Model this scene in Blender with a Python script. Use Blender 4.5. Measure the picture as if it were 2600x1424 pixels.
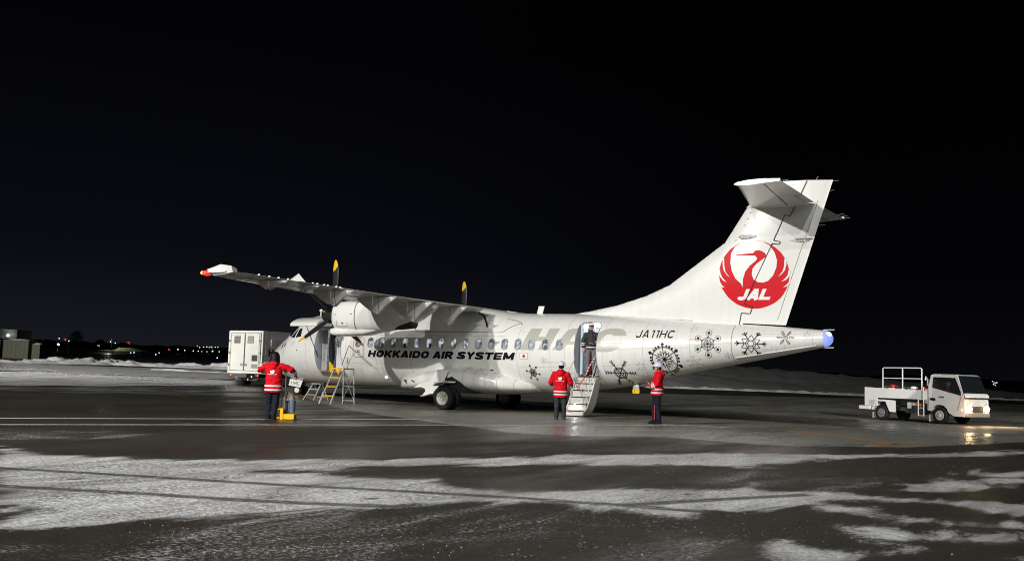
import bpy, bmesh, math, random
import numpy as np
from mathutils import Vector, Matrix, noise
PI = math.pi
R = math.radians
scene = bpy.context.scene
COL = scene.collection
for o in list(bpy.data.objects):
    bpy.data.objects.remove(o, do_unlink=True)

# ------------------------------------------------------------------ camera
cd = bpy.data.cameras.new('camera')
cam = bpy.data.objects.new('camera', cd)
COL.objects.link(cam)
cr = Vector((0.85587926, 0.51625068, 0.03091816))
cu = Vector((0.02095032, -0.09434252, 0.99531933))
cf = Vector((-0.51675118, 0.85122543, 0.09156143))
M = Matrix((cr, cu, -cf)).transposed().to_4x4()
M.translation = Vector((30.509, -31.511, 1.248))
cam.matrix_world = M
cd.sensor_width = 36.0
cd.lens = 2612.96 / 2600 * 36
cd.clip_start = 0.1
cd.clip_end = 8000
scene.camera = cam

# ------------------------------------------------------------------ night sky
world = bpy.data.worlds.new('World')
scene.world = world
world.use_nodes = True
wn = world.node_tree
wn.nodes.clear()
wo = wn.nodes.new('ShaderNodeOutputWorld')
wb = wn.nodes.new('ShaderNodeBackground')
wt = wn.nodes.new('ShaderNodeTexCoord')
ws = wn.nodes.new('ShaderNodeSeparateXYZ')
wr = wn.nodes.new('ShaderNodeValToRGB')
wn.links.new(wt.outputs['Generated'], ws.inputs[0])
wn.links.new(ws.outputs['Z'], wr.inputs[0])
wr.color_ramp.elements[0].position = 0.0
wr.color_ramp.elements[0].color = (0.0080, 0.0086, 0.0115, 1)
wr.color_ramp.elements[1].position = 0.30
wr.color_ramp.elements[1].color = (0.0008, 0.0009, 0.0015, 1)
e = wr.color_ramp.elements.new(0.10)
e.color = (0.0026, 0.0030, 0.0048, 1)
# city glow hangs over the left horizon only
def wmath(op, a, b):
    n = wn.nodes.new('ShaderNodeMath'); n.operation = op
    for i, v in enumerate((a, b)):
        if isinstance(v, (int, float)): n.inputs[i].default_value = v
        else: wn.links.new(v, n.inputs[i])
    return n.outputs[0]
wdir = wmath('ADD', wmath('MULTIPLY', ws.outputs['X'], -.86), wmath('MULTIPLY', ws.outputs['Y'], .51))
wmr = wn.nodes.new('ShaderNodeMapRange'); wmr.interpolation_type = 'SMOOTHSTEP'
wn.links.new(wdir, wmr.inputs[0]); wmr.inputs[1].default_value = .70; wmr.inputs[2].default_value = 1.0; wmr.inputs[3].default_value = .34; wmr.inputs[4].default_value = 1.25
wmx = wn.nodes.new('ShaderNodeMix'); wmx.data_type = 'RGBA'; wmx.blend_type = 'MULTIPLY'; wmx.inputs[0].default_value = 1
wn.links.new(wr.outputs[0], wmx.inputs[6]); wn.links.new(wmr.outputs[0], wmx.inputs[7])
wn.links.new(wmx.outputs[2], wb.inputs[0])
wb.inputs[1].default_value = 1.0
wn.links.new(wb.outputs[0], wo.inputs[0])

# ------------------------------------------------------------------ apron floodlights: two set from shadows, one for left apron, others added fill
def flood(name, loc, target, watts, angle, col=(1.0, 0.965, 0.87), radius=0.35, blend=0.35):
    l = bpy.data.lights.new(name, 'SPOT')
    l.energy = watts
    l.color = col
    l.spot_size = R(angle)
    l.spot_blend = blend
    l.shadow_soft_size = radius
    o = bpy.data.objects.new(name, l)
    COL.objects.link(o)
    o.location = loc
    o.rotation_euler = (Vector(target) - Vector(loc)).to_track_quat('-Z', 'Y').to_euler()
    return o
KW = 1000.0
FC = (1.0, 0.985, 0.94)
flood('floodlight', (0.5, -71, 25.5), (-1, 0, 4), 146 * KW, 70, col=FC, radius=0.45, blend=1.0)
flood('floodlight', (31, -71, 25), (6, 0, 4), 37 * KW, 70, col=FC, radius=0.45, blend=1.0)
flood('floodlight', (-34, -60, 24), (-44, 20, 0), 520 * KW, 66, col=FC, radius=0.8, blend=0.9)
flood('floodlight', (72, -36, 22), (26, 17, 0), 170 * KW, 26, col=FC, radius=0.9, blend=1.0)  # added fill aimed at the service truck, no known mast there
flood('floodlight', (27, -58, 28), (25, -27, 0), 50 * KW, 58, col=FC, radius=0.6, blend=1.0)  # added fill to brighten the foreground snow
flood('floodlight', (6, -58, 28), (12, -22, 0), 36 * KW, 58, col=FC, radius=0.6, blend=1.0)  # second added fill for the foreground snow, further left
flood('floodlight', (36, -76, 16), (16, 0, 5), 12 * KW, 60, radius=2.5, col=(0.86, 0.93, 1.0), blend=1.0)  # added cool soft fill on the aircraft, no known source

scene.view_settings.view_transform = 'Standard'
scene.view_settings.look = 'None'
scene.view_settings.exposure = 0.0
scene.view_settings.gamma = 1.0
scene.view_settings.use_curve_mapping = False
try:
    scene.cycles.max_bounces = 6
    scene.cycles.filter_width = 1.05
    scene.cycles.diffuse_bounces = 3
    scene.cycles.glossy_bounces = 3
    scene.cycles.sample_clamp_indirect = 6.0
except Exception:
    pass

# ------------------------------------------------------------------ materials
MATS = {}
def mat(name, col, rough=0.5, metal=0.0, var=0.0, vscale=6.0, bump=0.0, bscale=40.0, emit=None, estr=0.0, coat=0.0, spec=0.5):
    if name in MATS:
        return MATS[name]
    m = bpy.data.materials.new(name)
    m.use_nodes = True
    nt = m.node_tree
    b = nt.nodes['Principled BSDF']
    b.inputs['Base Color'].default_value = (*col, 1)
    b.inputs['Roughness'].default_value = rough
    b.inputs['Metallic'].default_value = metal
    b.inputs['Specular IOR Level'].default_value = spec
    if coat:
        b.inputs['Coat Weight'].default_value = coat
        b.inputs['Coat Roughness'].default_value = 0.08
    tc = nt.nodes.new('ShaderNodeTexCoord')
    n = nt.nodes.new('ShaderNodeTexNoise')
    n.inputs['Scale'].default_value = vscale
    n.inputs['Detail'].default_value = 5
    nt.links.new(tc.outputs['Object'], n.inputs['Vector'])
    rp = nt.nodes.new('ShaderNodeMix')
    rp.data_type = 'RGBA'
    v = var
    rp.inputs[6].default_value = (*[min(1, c * (1 + v)) for c in col], 1)
    rp.inputs[7].default_value = (*[c * (1 - v) for c in col], 1)
    nt.links.new(n.outputs[0], rp.inputs[0])
    nt.links.new(rp.outputs[2], b.inputs['Base Color'])
    if bump:
        n2 = nt.nodes.new('ShaderNodeTexNoise')
        n2.inputs['Scale'].default_value = bscale
        n2.inputs['Detail'].default_value = 3
        nt.links.new(tc.outputs['Object'], n2.inputs['Vector'])
        bp = nt.nodes.new('ShaderNodeBump')
        bp.inputs['Strength'].default_value = bump
        bp.inputs['Distance'].default_value = 0.02
        nt.links.new(n2.outputs[0], bp.inputs['Height'])
        nt.links.new(bp.outputs[0], b.inputs['Normal'])
    if emit:
        b.inputs['Emission Color'].default_value = (*emit, 1)
        b.inputs['Emission Strength'].default_value = estr
    MATS[name] = m
    return m

white = mat('aircraft_white_paint', (0.78, 0.775, 0.74), 0.28, var=0.05, vscale=1.3, bump=0.03, bscale=3, coat=0.4)
white2 = mat('white_enamel', (0.76, 0.75, 0.70), 0.35, var=0.10, vscale=3)
greyp = mat('grey_livery_paint', (0.44, 0.44, 0.385), 0.35, var=0.04, coat=0.3)
underg = mat('wing_underside_paint', (0.74, 0.73, 0.70), 0.32, var=0.22, vscale=2.5, bump=0.05, bscale=2)
_n = white.node_tree.nodes; _l = white.node_tree.links; _b = _n['Principled BSDF']
_tc = _n.new('ShaderNodeTexCoord'); _mp = _n.new('ShaderNodeMapping'); _mp.inputs['Scale'].default_value = (2.2, 1.0, .35)
_nz = _n.new('ShaderNodeTexNoise'); _nz.inputs['Scale'].default_value = 2.6; _nz.inputs['Detail'].default_value = 7; _nz.inputs['Roughness'].default_value = .68
_mr = _n.new('ShaderNodeMapRange'); _mr.inputs[1].default_value = .42; _mr.inputs[2].default_value = .72; _mr.inputs[3].default_value = 1.0; _mr.inputs[4].default_value = .925
_mx = _n.new('ShaderNodeMix'); _mx.data_type = 'RGBA'; _mx.blend_type = 'MULTIPLY'; _mx.inputs[0].default_value = 1
_src = _b.inputs['Base Color'].links[0].from_socket
_l.new(_tc.outputs['Object'], _mp.inputs[0]); _l.new(_mp.outputs[0], _nz.inputs['Vector']); _l.new(_nz.outputs[0], _mr.inputs[0])
_l.new(_src, _mx.inputs[6]); _l.new(_mr.outputs[0], _mx.inputs[7]); _l.new(_mx.outputs[2], _b.inputs['Base Color'])
black = mat('black_marking', (0.010, 0.010, 0.011), 0.35, spec=0.15)
dark = mat('dark_gap', (0.01, 0.01, 0.01), 0.8)
seam = mat('panel_seam', (0.10, 0.10, 0.095), 0.7)
softseam = mat('panel_joint', (0.42, 0.415, 0.39), 0.6)
redp = mat('red_livery_paint', (0.62, 0.005, 0.016), 0.35, var=0.05, spec=0.12)
whited = mat('white_livery_film', (0.80, 0.80, 0.78), 0.3)
snowgrey = mat('faint_snowflake_print', (0.44, 0.43, 0.39), 0.4)
rubber = mat('tyre_rubber', (0.014, 0.014, 0.015), 0.65, spec=0.2, var=0.3, vscale=20, bump=0.2, bscale=60)
hubm = mat('wheel_hub_paint', (0.42, 0.42, 0.36), 0.45, var=0.15, vscale=12)
alum = mat('aluminium', (0.60, 0.60, 0.59), 0.35, metal=0.30, var=0.15, vscale=30)
steel = mat('dark_steel', (0.10, 0.10, 0.10), 0.45, metal=0.6, var=0.3, vscale=15)
yellow = mat('yellow_paint', (0.80, 0.46, 0.010), 0.45, spec=0.2, var=0.15, vscale=12)
blade_m = mat('propeller_blade_grey', (0.022, 0.022, 0.024), 0.4, spec=0.3, var=0.25, vscale=6)
boot = mat('deice_boot', (0.02, 0.02, 0.022), 0.6, var=0.2)
glassd = mat('dark_glass', (0.012, 0.015, 0.017), 0.06, coat=0.6)
jacketm = mat('red_jacket_fabric', (0.58, 0.006, 0.014), 0.75, spec=0.12, var=0.25, vscale=9, bump=0.5, bscale=16)
navy = mat('navy_trousers', (0.010, 0.012, 0.022), 0.8, spec=0.15, var=0.3, vscale=8, bump=0.4, bscale=14)
blackf = mat('black_fabric', (0.010, 0.010, 0.011), 0.8, spec=0.15, var=0.3, bump=0.4, bscale=14)
greyf = mat('grey_trousers', (0.15, 0.145, 0.15), 0.85, var=0.25, vscale=8, bump=0.4, bscale=14)
reflect = mat('reflective_band', (0.62, 0.60, 0.60), 0.4, var=0.1)
skin = mat('skin', (0.50, 0.27, 0.19), 0.55, var=0.1)
hair = mat('black_hair', (0.006, 0.005, 0.005), 0.5, spec=0.2, var=0.5, vscale=30, bump=0.5, bscale=50)
helmetm = mat('pale_helmet_shell', (0.62, 0.66, 0.76), 0.3, coat=0.3)
bootm = mat('dark_rubber_boot', (0.012, 0.016, 0.03), 0.25)
redpl = mat('red_plastic', (0.55, 0.015, 0.02), 0.4)
orange = mat('orange_paint', (0.7, 0.22, 0.02), 0.5, var=0.3)
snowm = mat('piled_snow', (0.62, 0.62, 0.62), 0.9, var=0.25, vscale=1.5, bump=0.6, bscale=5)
dimsnow = mat('dim_far_snow', (0.11, 0.11, 0.108), 0.9, var=0.5, vscale=0.4, bump=0.5, bscale=2)  # far snow coloured dark, standing in for the weak light on it

# ------------------------------------------------------------------ mesh helpers
class MB:
    def __init__(s):
        s.v = []; s.f = []
    def add(s, vs, fs):
        n = len(s.v)
        s.v += [tuple(v) for v in vs]
        s.f += [tuple(i + n for i in f) for f in fs]
        return s
    def box(s, c, d, rot=None, taper=1.0):
        x, y, z = [q / 2 for q in d]
        P = [Vector((a * x * (taper if e > 0 else 1), b * y * (taper if e > 0 else 1), e * z)) for e in (-1, 1) for a, b in ((-1, -1), (1, -1), (1, 1), (-1, 1))]
        if rot is not None:
            P = [rot @ p for p in P]
        P = [p + Vector(c) for p in P]
        return s.add(P, [(3, 2, 1, 0), (4, 5, 6, 7), (0, 1, 5, 4), (1, 2, 6, 5), (2, 3, 7, 6), (3, 0, 4, 7)])
    def cyl(s, p0, p1, r0, r1=None, n=12, caps=True):
        r1 = r0 if r1 is None else r1
        return s.tube([p0, p1], [r0, r1], n, caps)
    def tube(s, path, rad, n=8, caps=True):
        P = [Vector(p) for p in path]
        if not isinstance(rad, (list, tuple)):
            rad = [rad] * len(P)
        vs = []
        prev = None
        for i, p in enumerate(P):
            t = (P[min(i + 1, len(P) - 1)] - P[max(i - 1, 0)])
            if t.length < 1e-9: t = Vector((0, 0, 1))
            t.normalize()
            if prev is None:
                a = Vector((0, 0, 1)) if abs(t.z) < .9 else Vector((1, 0, 0))
                u = t.cross(a).normalized()
            else:
                u = (prev - t * prev.dot(t)).normalized()
            prev = u
            w = t.cross(u)
            r = rad[i]
            ra, rb = (r if isinstance(r, (tuple, list)) else (r, r))
            for k in range(n):
                q = 2 * PI * k / n
                vs.append(p + u * math.cos(q) * ra + w * math.sin(q) * rb)
        fs = []
        for i in range(len(P) - 1):
            for k in range(n):
                a = i * n + k; b = i * n + (k + 1) % n
                fs.append((a, b, b + n, a + n))
        if caps:
            fs.append(tuple(reversed(range(n))))
            fs.append(tuple(range((len(P) - 1) * n, len(P) * n)))
        return s.add(vs, fs)
    def rings(s, rings, caps=True, closed=True):
        n = len(rings[0])
        vs = [p for r in rings for p in r]
        fs = []
        for i in range(len(rings) - 1):
            for k in range(n if closed else n - 1):
                a = i * n + k; b = i * n + (k + 1) % n
                fs.append((a, b, b + n, a + n))
        if caps:
            fs.append(tuple(reversed(range(n))))
            fs.append(tuple(range((len(rings) - 1) * n, len(rings) * n)))
        return s.add(vs, fs)
    def prism(s, poly, off):
        off = Vector(off)
        n = len(poly)
        A = [Vector(p) for p in poly]
        B = [p + off for p in A]
        fs = [tuple(range(n)), tuple(reversed(range(n, 2 * n)))]
        for i in range(n):
            j = (i + 1) % n
            fs.append((i, i + n, j + n, j))
        return s.add(A + B, fs)
    def lathe(s, c, axis, prof, n=24):
        """prof: list of (distance along axis, radius)"""
        ax = Vector(axis).normalized()
        a = Vector((0, 0, 1)) if abs(ax.z) < .9 else Vector((1, 0, 0))
        u = ax.cross(a).normalized(); w = ax.cross(u)
        rg = []
        for d, r in prof:
            rg.append([Vector(c) + ax * d + (u * math.cos(2 * PI * k / n) + w * math.sin(2 * PI * k / n)) * max(r, 1e-4) for k in range(n)])
        return s.rings(rg)
    def ball(s, c, r, n=12, m=8):
        rx, ry, rz = r if isinstance(r, (tuple, list)) else (r, r, r)
        rg = []
        for i in range(m + 1):
            a = -PI / 2 + PI * i / m
            rr = max(math.cos(a), 1e-3)
            rg.append([(c[0] + rx * rr * math.cos(2 * PI * k / n), c[1] + ry * rr * math.sin(2 * PI * k / n), c[2] + rz * math.sin(a)) for k in range(n)])
        return s.rings(rg)
    def mesh(s, name):
        me = bpy.data.meshes.new(name)
        me.from_pydata([tuple(v) for v in s.v], [], s.f)
        me.validate()
        bm = bmesh.new(); bm.from_mesh(me)
        bmesh.ops.recalc_face_normals(bm, faces=bm.faces)
        bm.to_mesh(me); bm.free()
        return me
    def build(s, name, m, parent=None, smooth=None, bevel=0.0):
        me = s.mesh(name)
        return link(name, me, m, parent, smooth, bevel)
def link(name, me, m, parent=None, smooth=None, bevel=0.0):
    o = bpy.data.objects.new(name, me)
    COL.objects.link(o)
    if m is not None and len(me.materials) == 0:
        me.materials.append(m)
    if smooth is not None:
        me.polygons.foreach_set('use_smooth', [True] * len(me.polygons))
        me.set_sharp_from_angle(angle=R(smooth))
    if bevel:
        b = o.modifiers.new('bevel', 'BEVEL')
        b.width = bevel; b.segments = 2; b.limit_method = 'ANGLE'; b.angle_limit = R(40)
    if parent is not None:
        o.parent = parent
    return o
def thing(name, label, cat, loc=(0, 0, 0), rz=0.0, group=None):
    o = bpy.data.objects.new(name, None)
    COL.objects.link(o)
    o.location = loc
    o.rotation_euler = (0, 0, rz)
    o.empty_display_size = 0.3
    tag(o, label, cat, group)
    return o
def tag(o, label, cat, group=None):
    o['label'] = label; o['category'] = cat
    if group: o['group'] = group
    return o
def pcopy(o, parent, loc=None, rot=None):
    c = o.copy(); COL.objects.link(c); c.parent = parent
    if loc is not None: c.location = loc
    if rot is not None: c.rotation_euler = rot
    return c
def copy_tree(o, parent=None):
    c = o.copy(); COL.objects.link(c)
    if parent is not None: c.parent = parent
    for ch in list(o.children): copy_tree(ch, c)
    return c
def evaluated(o):
    bpy.context.view_layer.update()
    dg = bpy.context.evaluated_depsgraph_get()
    me = bpy.data.meshes.new_from_object(o.evaluated_get(dg))
    return me
def sst(a, b, x):
    t = min(1, max(0, (x - a) / (b - a))); return t * t * (3 - 2 * t)
def gz(x, y):
    z = .014 * max(0, 7.5 - x) + .016 * min(max(7.5 - x, 0), 6.5)
    return z - .2 * sst(0, 8, y) * sst(14, 22, x) + .005 * max(0, y - 30)
def text_mesh(s, offset=0.0, shear=0.0, space=1.0):
    c = bpy.data.curves.new('t', 'FONT')
    c.body = s; c.size = 1.0; c.offset = offset; c.shear = shear; c.space_character = space; c.resolution_u = 4
    o = bpy.data.objects.new('t', c); COL.objects.link(o)
    me = evaluated(o)
    bpy.data.objects.remove(o, do_unlink=True)
    return me
def shapes_bm(polys):
    bm = bmesh.new()
    for p in polys:
        vs = [bm.verts.new((q[0], q[1], 0)) for q in p]
        try: bm.faces.new(vs)
        except ValueError: pass
    bmesh.ops.triangulate(bm, faces=[f for f in bm.faces if len(f.verts) > 4])
    return bm
def cut_grid(bm, sx_, sy_):
    xs = [v.co.x for v in bm.verts]; ys = [v.co.y for v in bm.verts]
    if not xs: return
    for lo, hi, st, n in ((min(xs), max(xs), sx_, (1, 0, 0)), (min(ys), max(ys), sy_, (0, 1, 0))):
        if not st: continue
        a = math.ceil(lo / st) * st
        while a < hi:
            co = (a, 0, 0) if n[0] else (0, a, 0)
            bmesh.ops.bisect_plane(bm, geom=bm.verts[:] + bm.edges[:] + bm.faces[:], plane_co=co, plane_no=n, dist=1e-5)
            a += st
def decal(name, src, fn, m, parent, gx=None, gzs=0.06):
    """flat print (x,z) laid on a surface; fn maps (x,z,k)->(x,y,z)"""
    if isinstance(src, list): bm = shapes_bm(src)
    else:
        bm = src
    cut_grid(bm, gx, gzs)
    for v in bm.verts:
        v.co = Vector(fn(v.co.x, v.co.y, v.co.z))
    bm.normal_update()
    me = bpy.data.meshes.new(name)
    bm.to_mesh(me); bm.free()
    return link(name, me, m, parent)
def ribbon(P, t):
    P = [Vector(p) for p in P]; n = len(P); L = []; Rr = []
    for i, p in enumerate(P):
        d0 = (P[i] - P[i - 1]).normalized() if i else (P[1] - P[0]).normalized()
        d1 = (P[i + 1] - P[i]).normalized() if i < n - 1 else d0
        m = (d0 + d1).normalized(); q = Vector((-m.y, m.x)); k = 1 / max(.5, m.dot(d1))
        L.append(p + q * t / 2 * k); Rr.append(p - q * t / 2 * k)
    return [[tuple(L[i]), tuple(L[i + 1]), tuple(Rr[i + 1]), tuple(Rr[i])] for i in range(n - 1)]
def arc(cx, cy, rx, ry, a0, a1, n=14, e=2.6):
    o = []
    for i in range(n + 1):
        a = R(a0 + (a1 - a0) * i / n); c, s = math.cos(a), math.sin(a)
        o.append((cx + rx * math.copysign(abs(c) ** (2 / e), c), cy + ry * math.copysign(abs(s) ** (2 / e), s)))
    return o
def glyph(ch, t):
    h = t / 2; W = 1.0; b = t * .42
    if ch == 'H': S = [[(h, 0), (h, 1)], [(1 - h, 0), (1 - h, 1)], [(h, .5), (1 - h, .5)]]
    elif ch == 'O': S = [arc(.5, .5, .5 - h, .5 - b, 90, 450, 28)]
    elif ch == 'K': S = [[(h, 0), (h, 1)], [(h + .05, .36), (1 - h * .9, 1)], [(.40, .60), (1.0 - h * .8, 0)]]
    elif ch == 'A': S = [[(h * .9, 0), (.5 - .02, 1)], [(.52, 1), (1 - h * .9, 0)], [(.22, .27), (.78, .27)]]
    elif ch == 'I': S = [[(h, 0), (h, 1)]]; W = t
    elif ch == 'D': S = [[(h, 0), (h, 1)], [(h, 1 - b), (.5, 1 - b)] + arc(.5, .5, .5 - h, .5 - b, 80, -80, 12) + [(.5, b), (h, b)]]
    elif ch == 'R': S = [[(h, 0), (h, 1)], [(h, 1 - b), (.6, 1 - b)] + arc(.62, .70, .36 - h, .30 - b, 80, -80, 8) + [(.6, .40 + b * .2), (h, .40 + b * .2)], [(.50, .42), (1 - h * .7, 0)]]
    elif ch == 'S': S = [[(1 - h, .70), (.90 - h * .5, .80), (.72, 1 - b), (.34, 1 - b), (h + .02, .86 - b * .3), (h + .02, .66), (.30, .55), (.70, .45), (1 - h - .02, .34), (1 - h - .02, .14 + b * .3), (.68, b), (.28, b), (h * .8, .20), (h, .32)]]
    elif ch == 'Y': S = [[(h * .8, 1), (.5, .42)], [(1 - h * .8, 1), (.5, .42)], [(.5, .52), (.5, 0)]]
    elif ch == 'T': S = [[(0, 1 - b), (1, 1 - b)], [(.5, 1 - b), (.5, 0)]]
    elif ch == 'E': S = [[(h, 0), (h, 1)], [(h, 1 - b), (.95, 1 - b)], [(h, .5), (.90, .5)], [(h, b), (.95, b)]]
    elif ch == 'M': S = [[(h, 0), (h, 1)], [(1.25 - h, 0), (1.25 - h, 1)], [(h, 1), (.625, .15)], [(.625, .15), (1.25 - h, 1)]]; W = 1.25
    elif ch == 'J': S = [[(.8 - h, 1)] + arc(.4, .32, .4 - h, .32 - b, 0, -175, 12)]; W = .8
    elif ch == '1': S = [[(.5 - h, 0), (.5 - h, 1)], [(.5 - h, 1 - b), (.06, 1 - b)]]; W = .5
    elif ch == 'C': S = [arc(.5, .5, .5 - h, .5 - b, 38, 322, 24)]
    elif ch == 'L': S = [[(h, 0), (h, 1)], [(h, b), (.95, b)]]
    else: return [], .34
    out = []
    for p in S: out += ribbon(p, t if len(p) > 2 or p[0][0] == p[1][0] or p[0][1] != p[1][1] else t * .84)
    return out, W
def block_bm(s, x0, z0, width, height, t, aspect, shear, gap=.16, grow=0.0, only=None):
    Q = []; cx = 0; dk = 0
    for ci, ch in enumerate(s):
        G, W = glyph(ch, t)
        if grow: G = G + [q for q in glyph_grow(ch, t, grow)]
        if only is None or only == ci: Q += [[((cx + p[0]), p[1]) for p in q] for q in G]
        cx += W + gap
    tot = cx - gap
    bm = bmesh.new()
    for i, q in enumerate(Q):
        vs = [bm.verts.new((x0 + u / tot * width + (w) * height * shear, z0 + w * height, .00015 * (i % 9))) for u, w in q]
        try: bm.faces.new(vs)
        except ValueError: pass
    return bm
def glyph_grow(ch, t, g):
    G, W = glyph(ch, t)
    out = []
    for q in G:
        c = [sum(p[0] for p in q) / 4, sum(p[1] for p in q) / 4]
        e = []
        for i in range(4):
            p, a, b_ = Vector(q[i]), Vector(q[i - 1]), Vector(q[(i + 1) % 4])
            d = ((p - a).normalized() if (p - a).length > 1e-6 else Vector((0, 0))) + ((p - b_).normalized() if (p - b_).length > 1e-6 else Vector((0, 0)))
            e.append(tuple(p + d * g))
        out.append(e)
    return out
def text_bm(s, x0, z0, width, height, offset=0.0, shear=0.0, space=1.0, cap=None):
    me = text_mesh(s, offset, 0.0, space)
    bm = bmesh.new(); bm.from_mesh(me)
    xs = [v.co.x for v in bm.verts]; ys = [v.co.y for v in bm.verts]
    ax, bx, ay, by = min(xs), max(xs), min(ys), max(ys)
    for v in bm.verts:
        u = (v.co.x - ax) / (bx - ax); w = (v.co.y - ay) / (by - ay)
        v.co = (x0 + u * width + w * height * shear, z0 + w * height, 0)
    return bm

def split_loose(o):
    """give every loose piece of a part an object of its own"""
    me = o.data
    par = list(range(len(me.vertices)))
    def fd(i):
        while par[i] != i:
            par[i] = par[par[i]]; i = par[i]
        return i
    for e in me.edges:
        a, b = fd(e.vertices[0]), fd(e.vertices[1])
        if a != b: par[a] = b
    grp = {}
    for p in me.polygons: grp.setdefault(fd(p.vertices[0]), []).append(p.index)
    if len(grp) < 2: return
    keep = None
    for g, pl in grp.items():
        ids = sorted({v for i in pl for v in me.polygons[i].vertices}); mp_ = {v: k for k, v in enumerate(ids)}
        nm_ = bpy.data.meshes.new(o.name.split('.')[0])
        nm_.from_pydata([tuple(me.vertices[v].co) for v in ids], [], [[mp_[v] for v in me.polygons[i].vertices] for i in pl])
        for m_ in me.materials: nm_.materials.append(m_)
        for k, i in enumerate(pl): nm_.polygons[k].material_index = me.polygons[i].material_index; nm_.polygons[k].use_smooth = me.polygons[i].use_smooth
        if keep is None: keep = nm_
        else:
            c = o.copy(); c.data = nm_; COL.objects.link(c)
    o.data = keep

# ------------------------------------------------------------------ ground: wet asphalt apron with drifted snow
SNOW_POLYS=[[(15.84,-22.43),(16.51,-22.49),(17.17,-22.37),(18.15,-22.59),(18.82,-22.39),(19.44,-21.79),(20.5,-20.61),(21.37,-19.49),(22.22,-17.69),(22.4,-17.08),(22.85,-16.22),(23.64,-14.75),(24.45,-13.5),(25.43,-12.54),(26.51,-11.0),(27.6,-8.7),(28.44,-6.82),(28.84,-5.87),(28.98,-8.06),(28.61,-8.95),(27.53,-10.83),(26.49,-12.61),(25.94,-14.44),(25.84,-15.77),(25.96,-16.74),(25.41,-16.79),(24.76,-17.09),(24.05,-17.96),(23.56,-18.85),(23.12,-19.19),(22.77,-19.53),(22.24,-20.62),(21.93,-21.44),(21.58,-22.13),(22.14,-22.04),(22.8,-21.74),(23.52,-21.33),(24.12,-21.61),(24.64,-21.71),(24.63,-21.69),(25.23,-20.94),(25.67,-20.29),(26.25,-19.55),(26.66,-19.32),(27.1,-19.23),(27.68,-18.74),(27.75,-18.95),(28.08,-19.09),(28.65,-18.64),(29.06,-18.61),(29.65,-18.39),(29.73,-19.64),(29.52,-19.79),(29.13,-20.02),(28.8,-19.71),(28.35,-19.39),(28.07,-19.57),(27.85,-19.97),(28.08,-20.31),(28.37,-20.56),(28.66,-20.62),(29.02,-20.61),(29.28,-20.55),(29.77,-20.23),(29.8,-20.72),(29.34,-21.1),(29.1,-21.2),(28.68,-21.26),(28.3,-21.12),(27.99,-21.0),(27.65,-20.85),(27.5,-21.0),(27.5,-21.48),(27.0,-21.94),(26.9,-22.4),(26.7,-22.66),(26.38,-22.83),(26.01,-22.78),(25.71,-22.67),(25.5,-22.57),(25.27,-22.74),(25.0,-22.97),(24.72,-23.56),(24.53,-24.05),(24.39,-24.56),(24.31,-24.97),(24.34,-25.34),(24.1,-25.64),(23.94,-25.8),(23.82,-26.17),(23.67,-26.41),(23.66,-26.74),(23.47,-26.92),(23.35,-27.03)],[(27.6,-17.47),(27.76,-16.75),(27.94,-16.19),(28.42,-15.19),(28.18,-14.81),(28.5,-13.57),(28.91,-12.56),(29.23,-11.96),(29.37,-14.11),(28.73,-15.14),(29.41,-14.7),(29.44,-15.25),(29.18,-15.8),(28.96,-16.61),(28.7,-17.4),(28.43,-17.88),(28.04,-18.29),(27.88,-18.31),(28.04,-17.66)],[(27.92,-21.84),(28.11,-21.75),(28.37,-21.85),(28.63,-21.88),(28.86,-21.78),(29.06,-21.49),(29.21,-21.53),(29.27,-21.63),(29.63,-21.22),(29.82,-21.05),(29.87,-21.79),(29.33,-22.34),(28.91,-22.53),(28.63,-22.68),(28.49,-22.56),(28.3,-22.3)],[(27.75,-23.51),(27.83,-23.28),(28.12,-23.17),(28.38,-23.26),(28.58,-23.26),(28.63,-22.97),(28.82,-22.86),(29.29,-22.57),(29.07,-23.06),(28.85,-23.71),(28.82,-24.21),(28.42,-24.55),(28.25,-24.22),(28.0,-23.89)],[(29.23,-23.57),(29.42,-23.03),(29.73,-22.36),(29.88,-21.98),(29.96,-23.23),(29.21,-23.87)],[(-25.16,3.46),(-25.17,4.02),(-26.9,7.51),(-22.8,7.1),(-21.57,9.0),(-20.29,10.98),(-17.6,12.85),(-14.13,11.75),(-7.88,5.71),(-7.41,2.91),(-6.56,0.54),(-6.01,-1.91),(-5.47,-3.26),(-5.27,-5.15),(-5.6,-6.53),(-5.51,-8.48),(-5.45,-8.88)]]
FROST_POLYS=[[(23.66,-27.22),(23.85,-27.16),(24.06,-26.86),(24.17,-26.27),(24.62,-25.3),(24.79,-24.51),(25.11,-23.47),(25.56,-23.23),(25.76,-22.83),(26.54,-23.48),(26.54,-24.08),(26.29,-24.45),(26.13,-24.98),(26.09,-26.28),(24.45,-27.7)],[(27.53,-24.2),(27.66,-23.72),(27.99,-24.01),(28.39,-24.58),(27.56,-25.29)],[(-54.72,21.97),(-56.05,23.67),(-49.3,30.03),(-47.15,41.83),(-41.57,38.28),(-14.95,12.55),(-18.15,13.36),(-20.68,11.3),(-21.96,9.31),(-23.2,7.38),(-27.34,7.8),(-25.57,4.28),(-25.56,3.71)],[(25.61,-17.38),(26.14,-16.76),(26.87,-17.92),(27.31,-17.07),(27.05,-19.04),(26.09,-19.46)],[(12.75,-20.47),(14.74,-18.63),(16.56,-19.7),(15.66,-21.95),(15.51,-22.17)],[(-5.04,-9.14),(-4.84,-5.47),(-7.29,5.14),(1.44,-3.29),(0.32,-9.25),(-1.43,-11.39)],[(26.69,-17.75),(27.56,-16.39),(27.63,-19.02),(26.96,-19.14)]]
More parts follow.
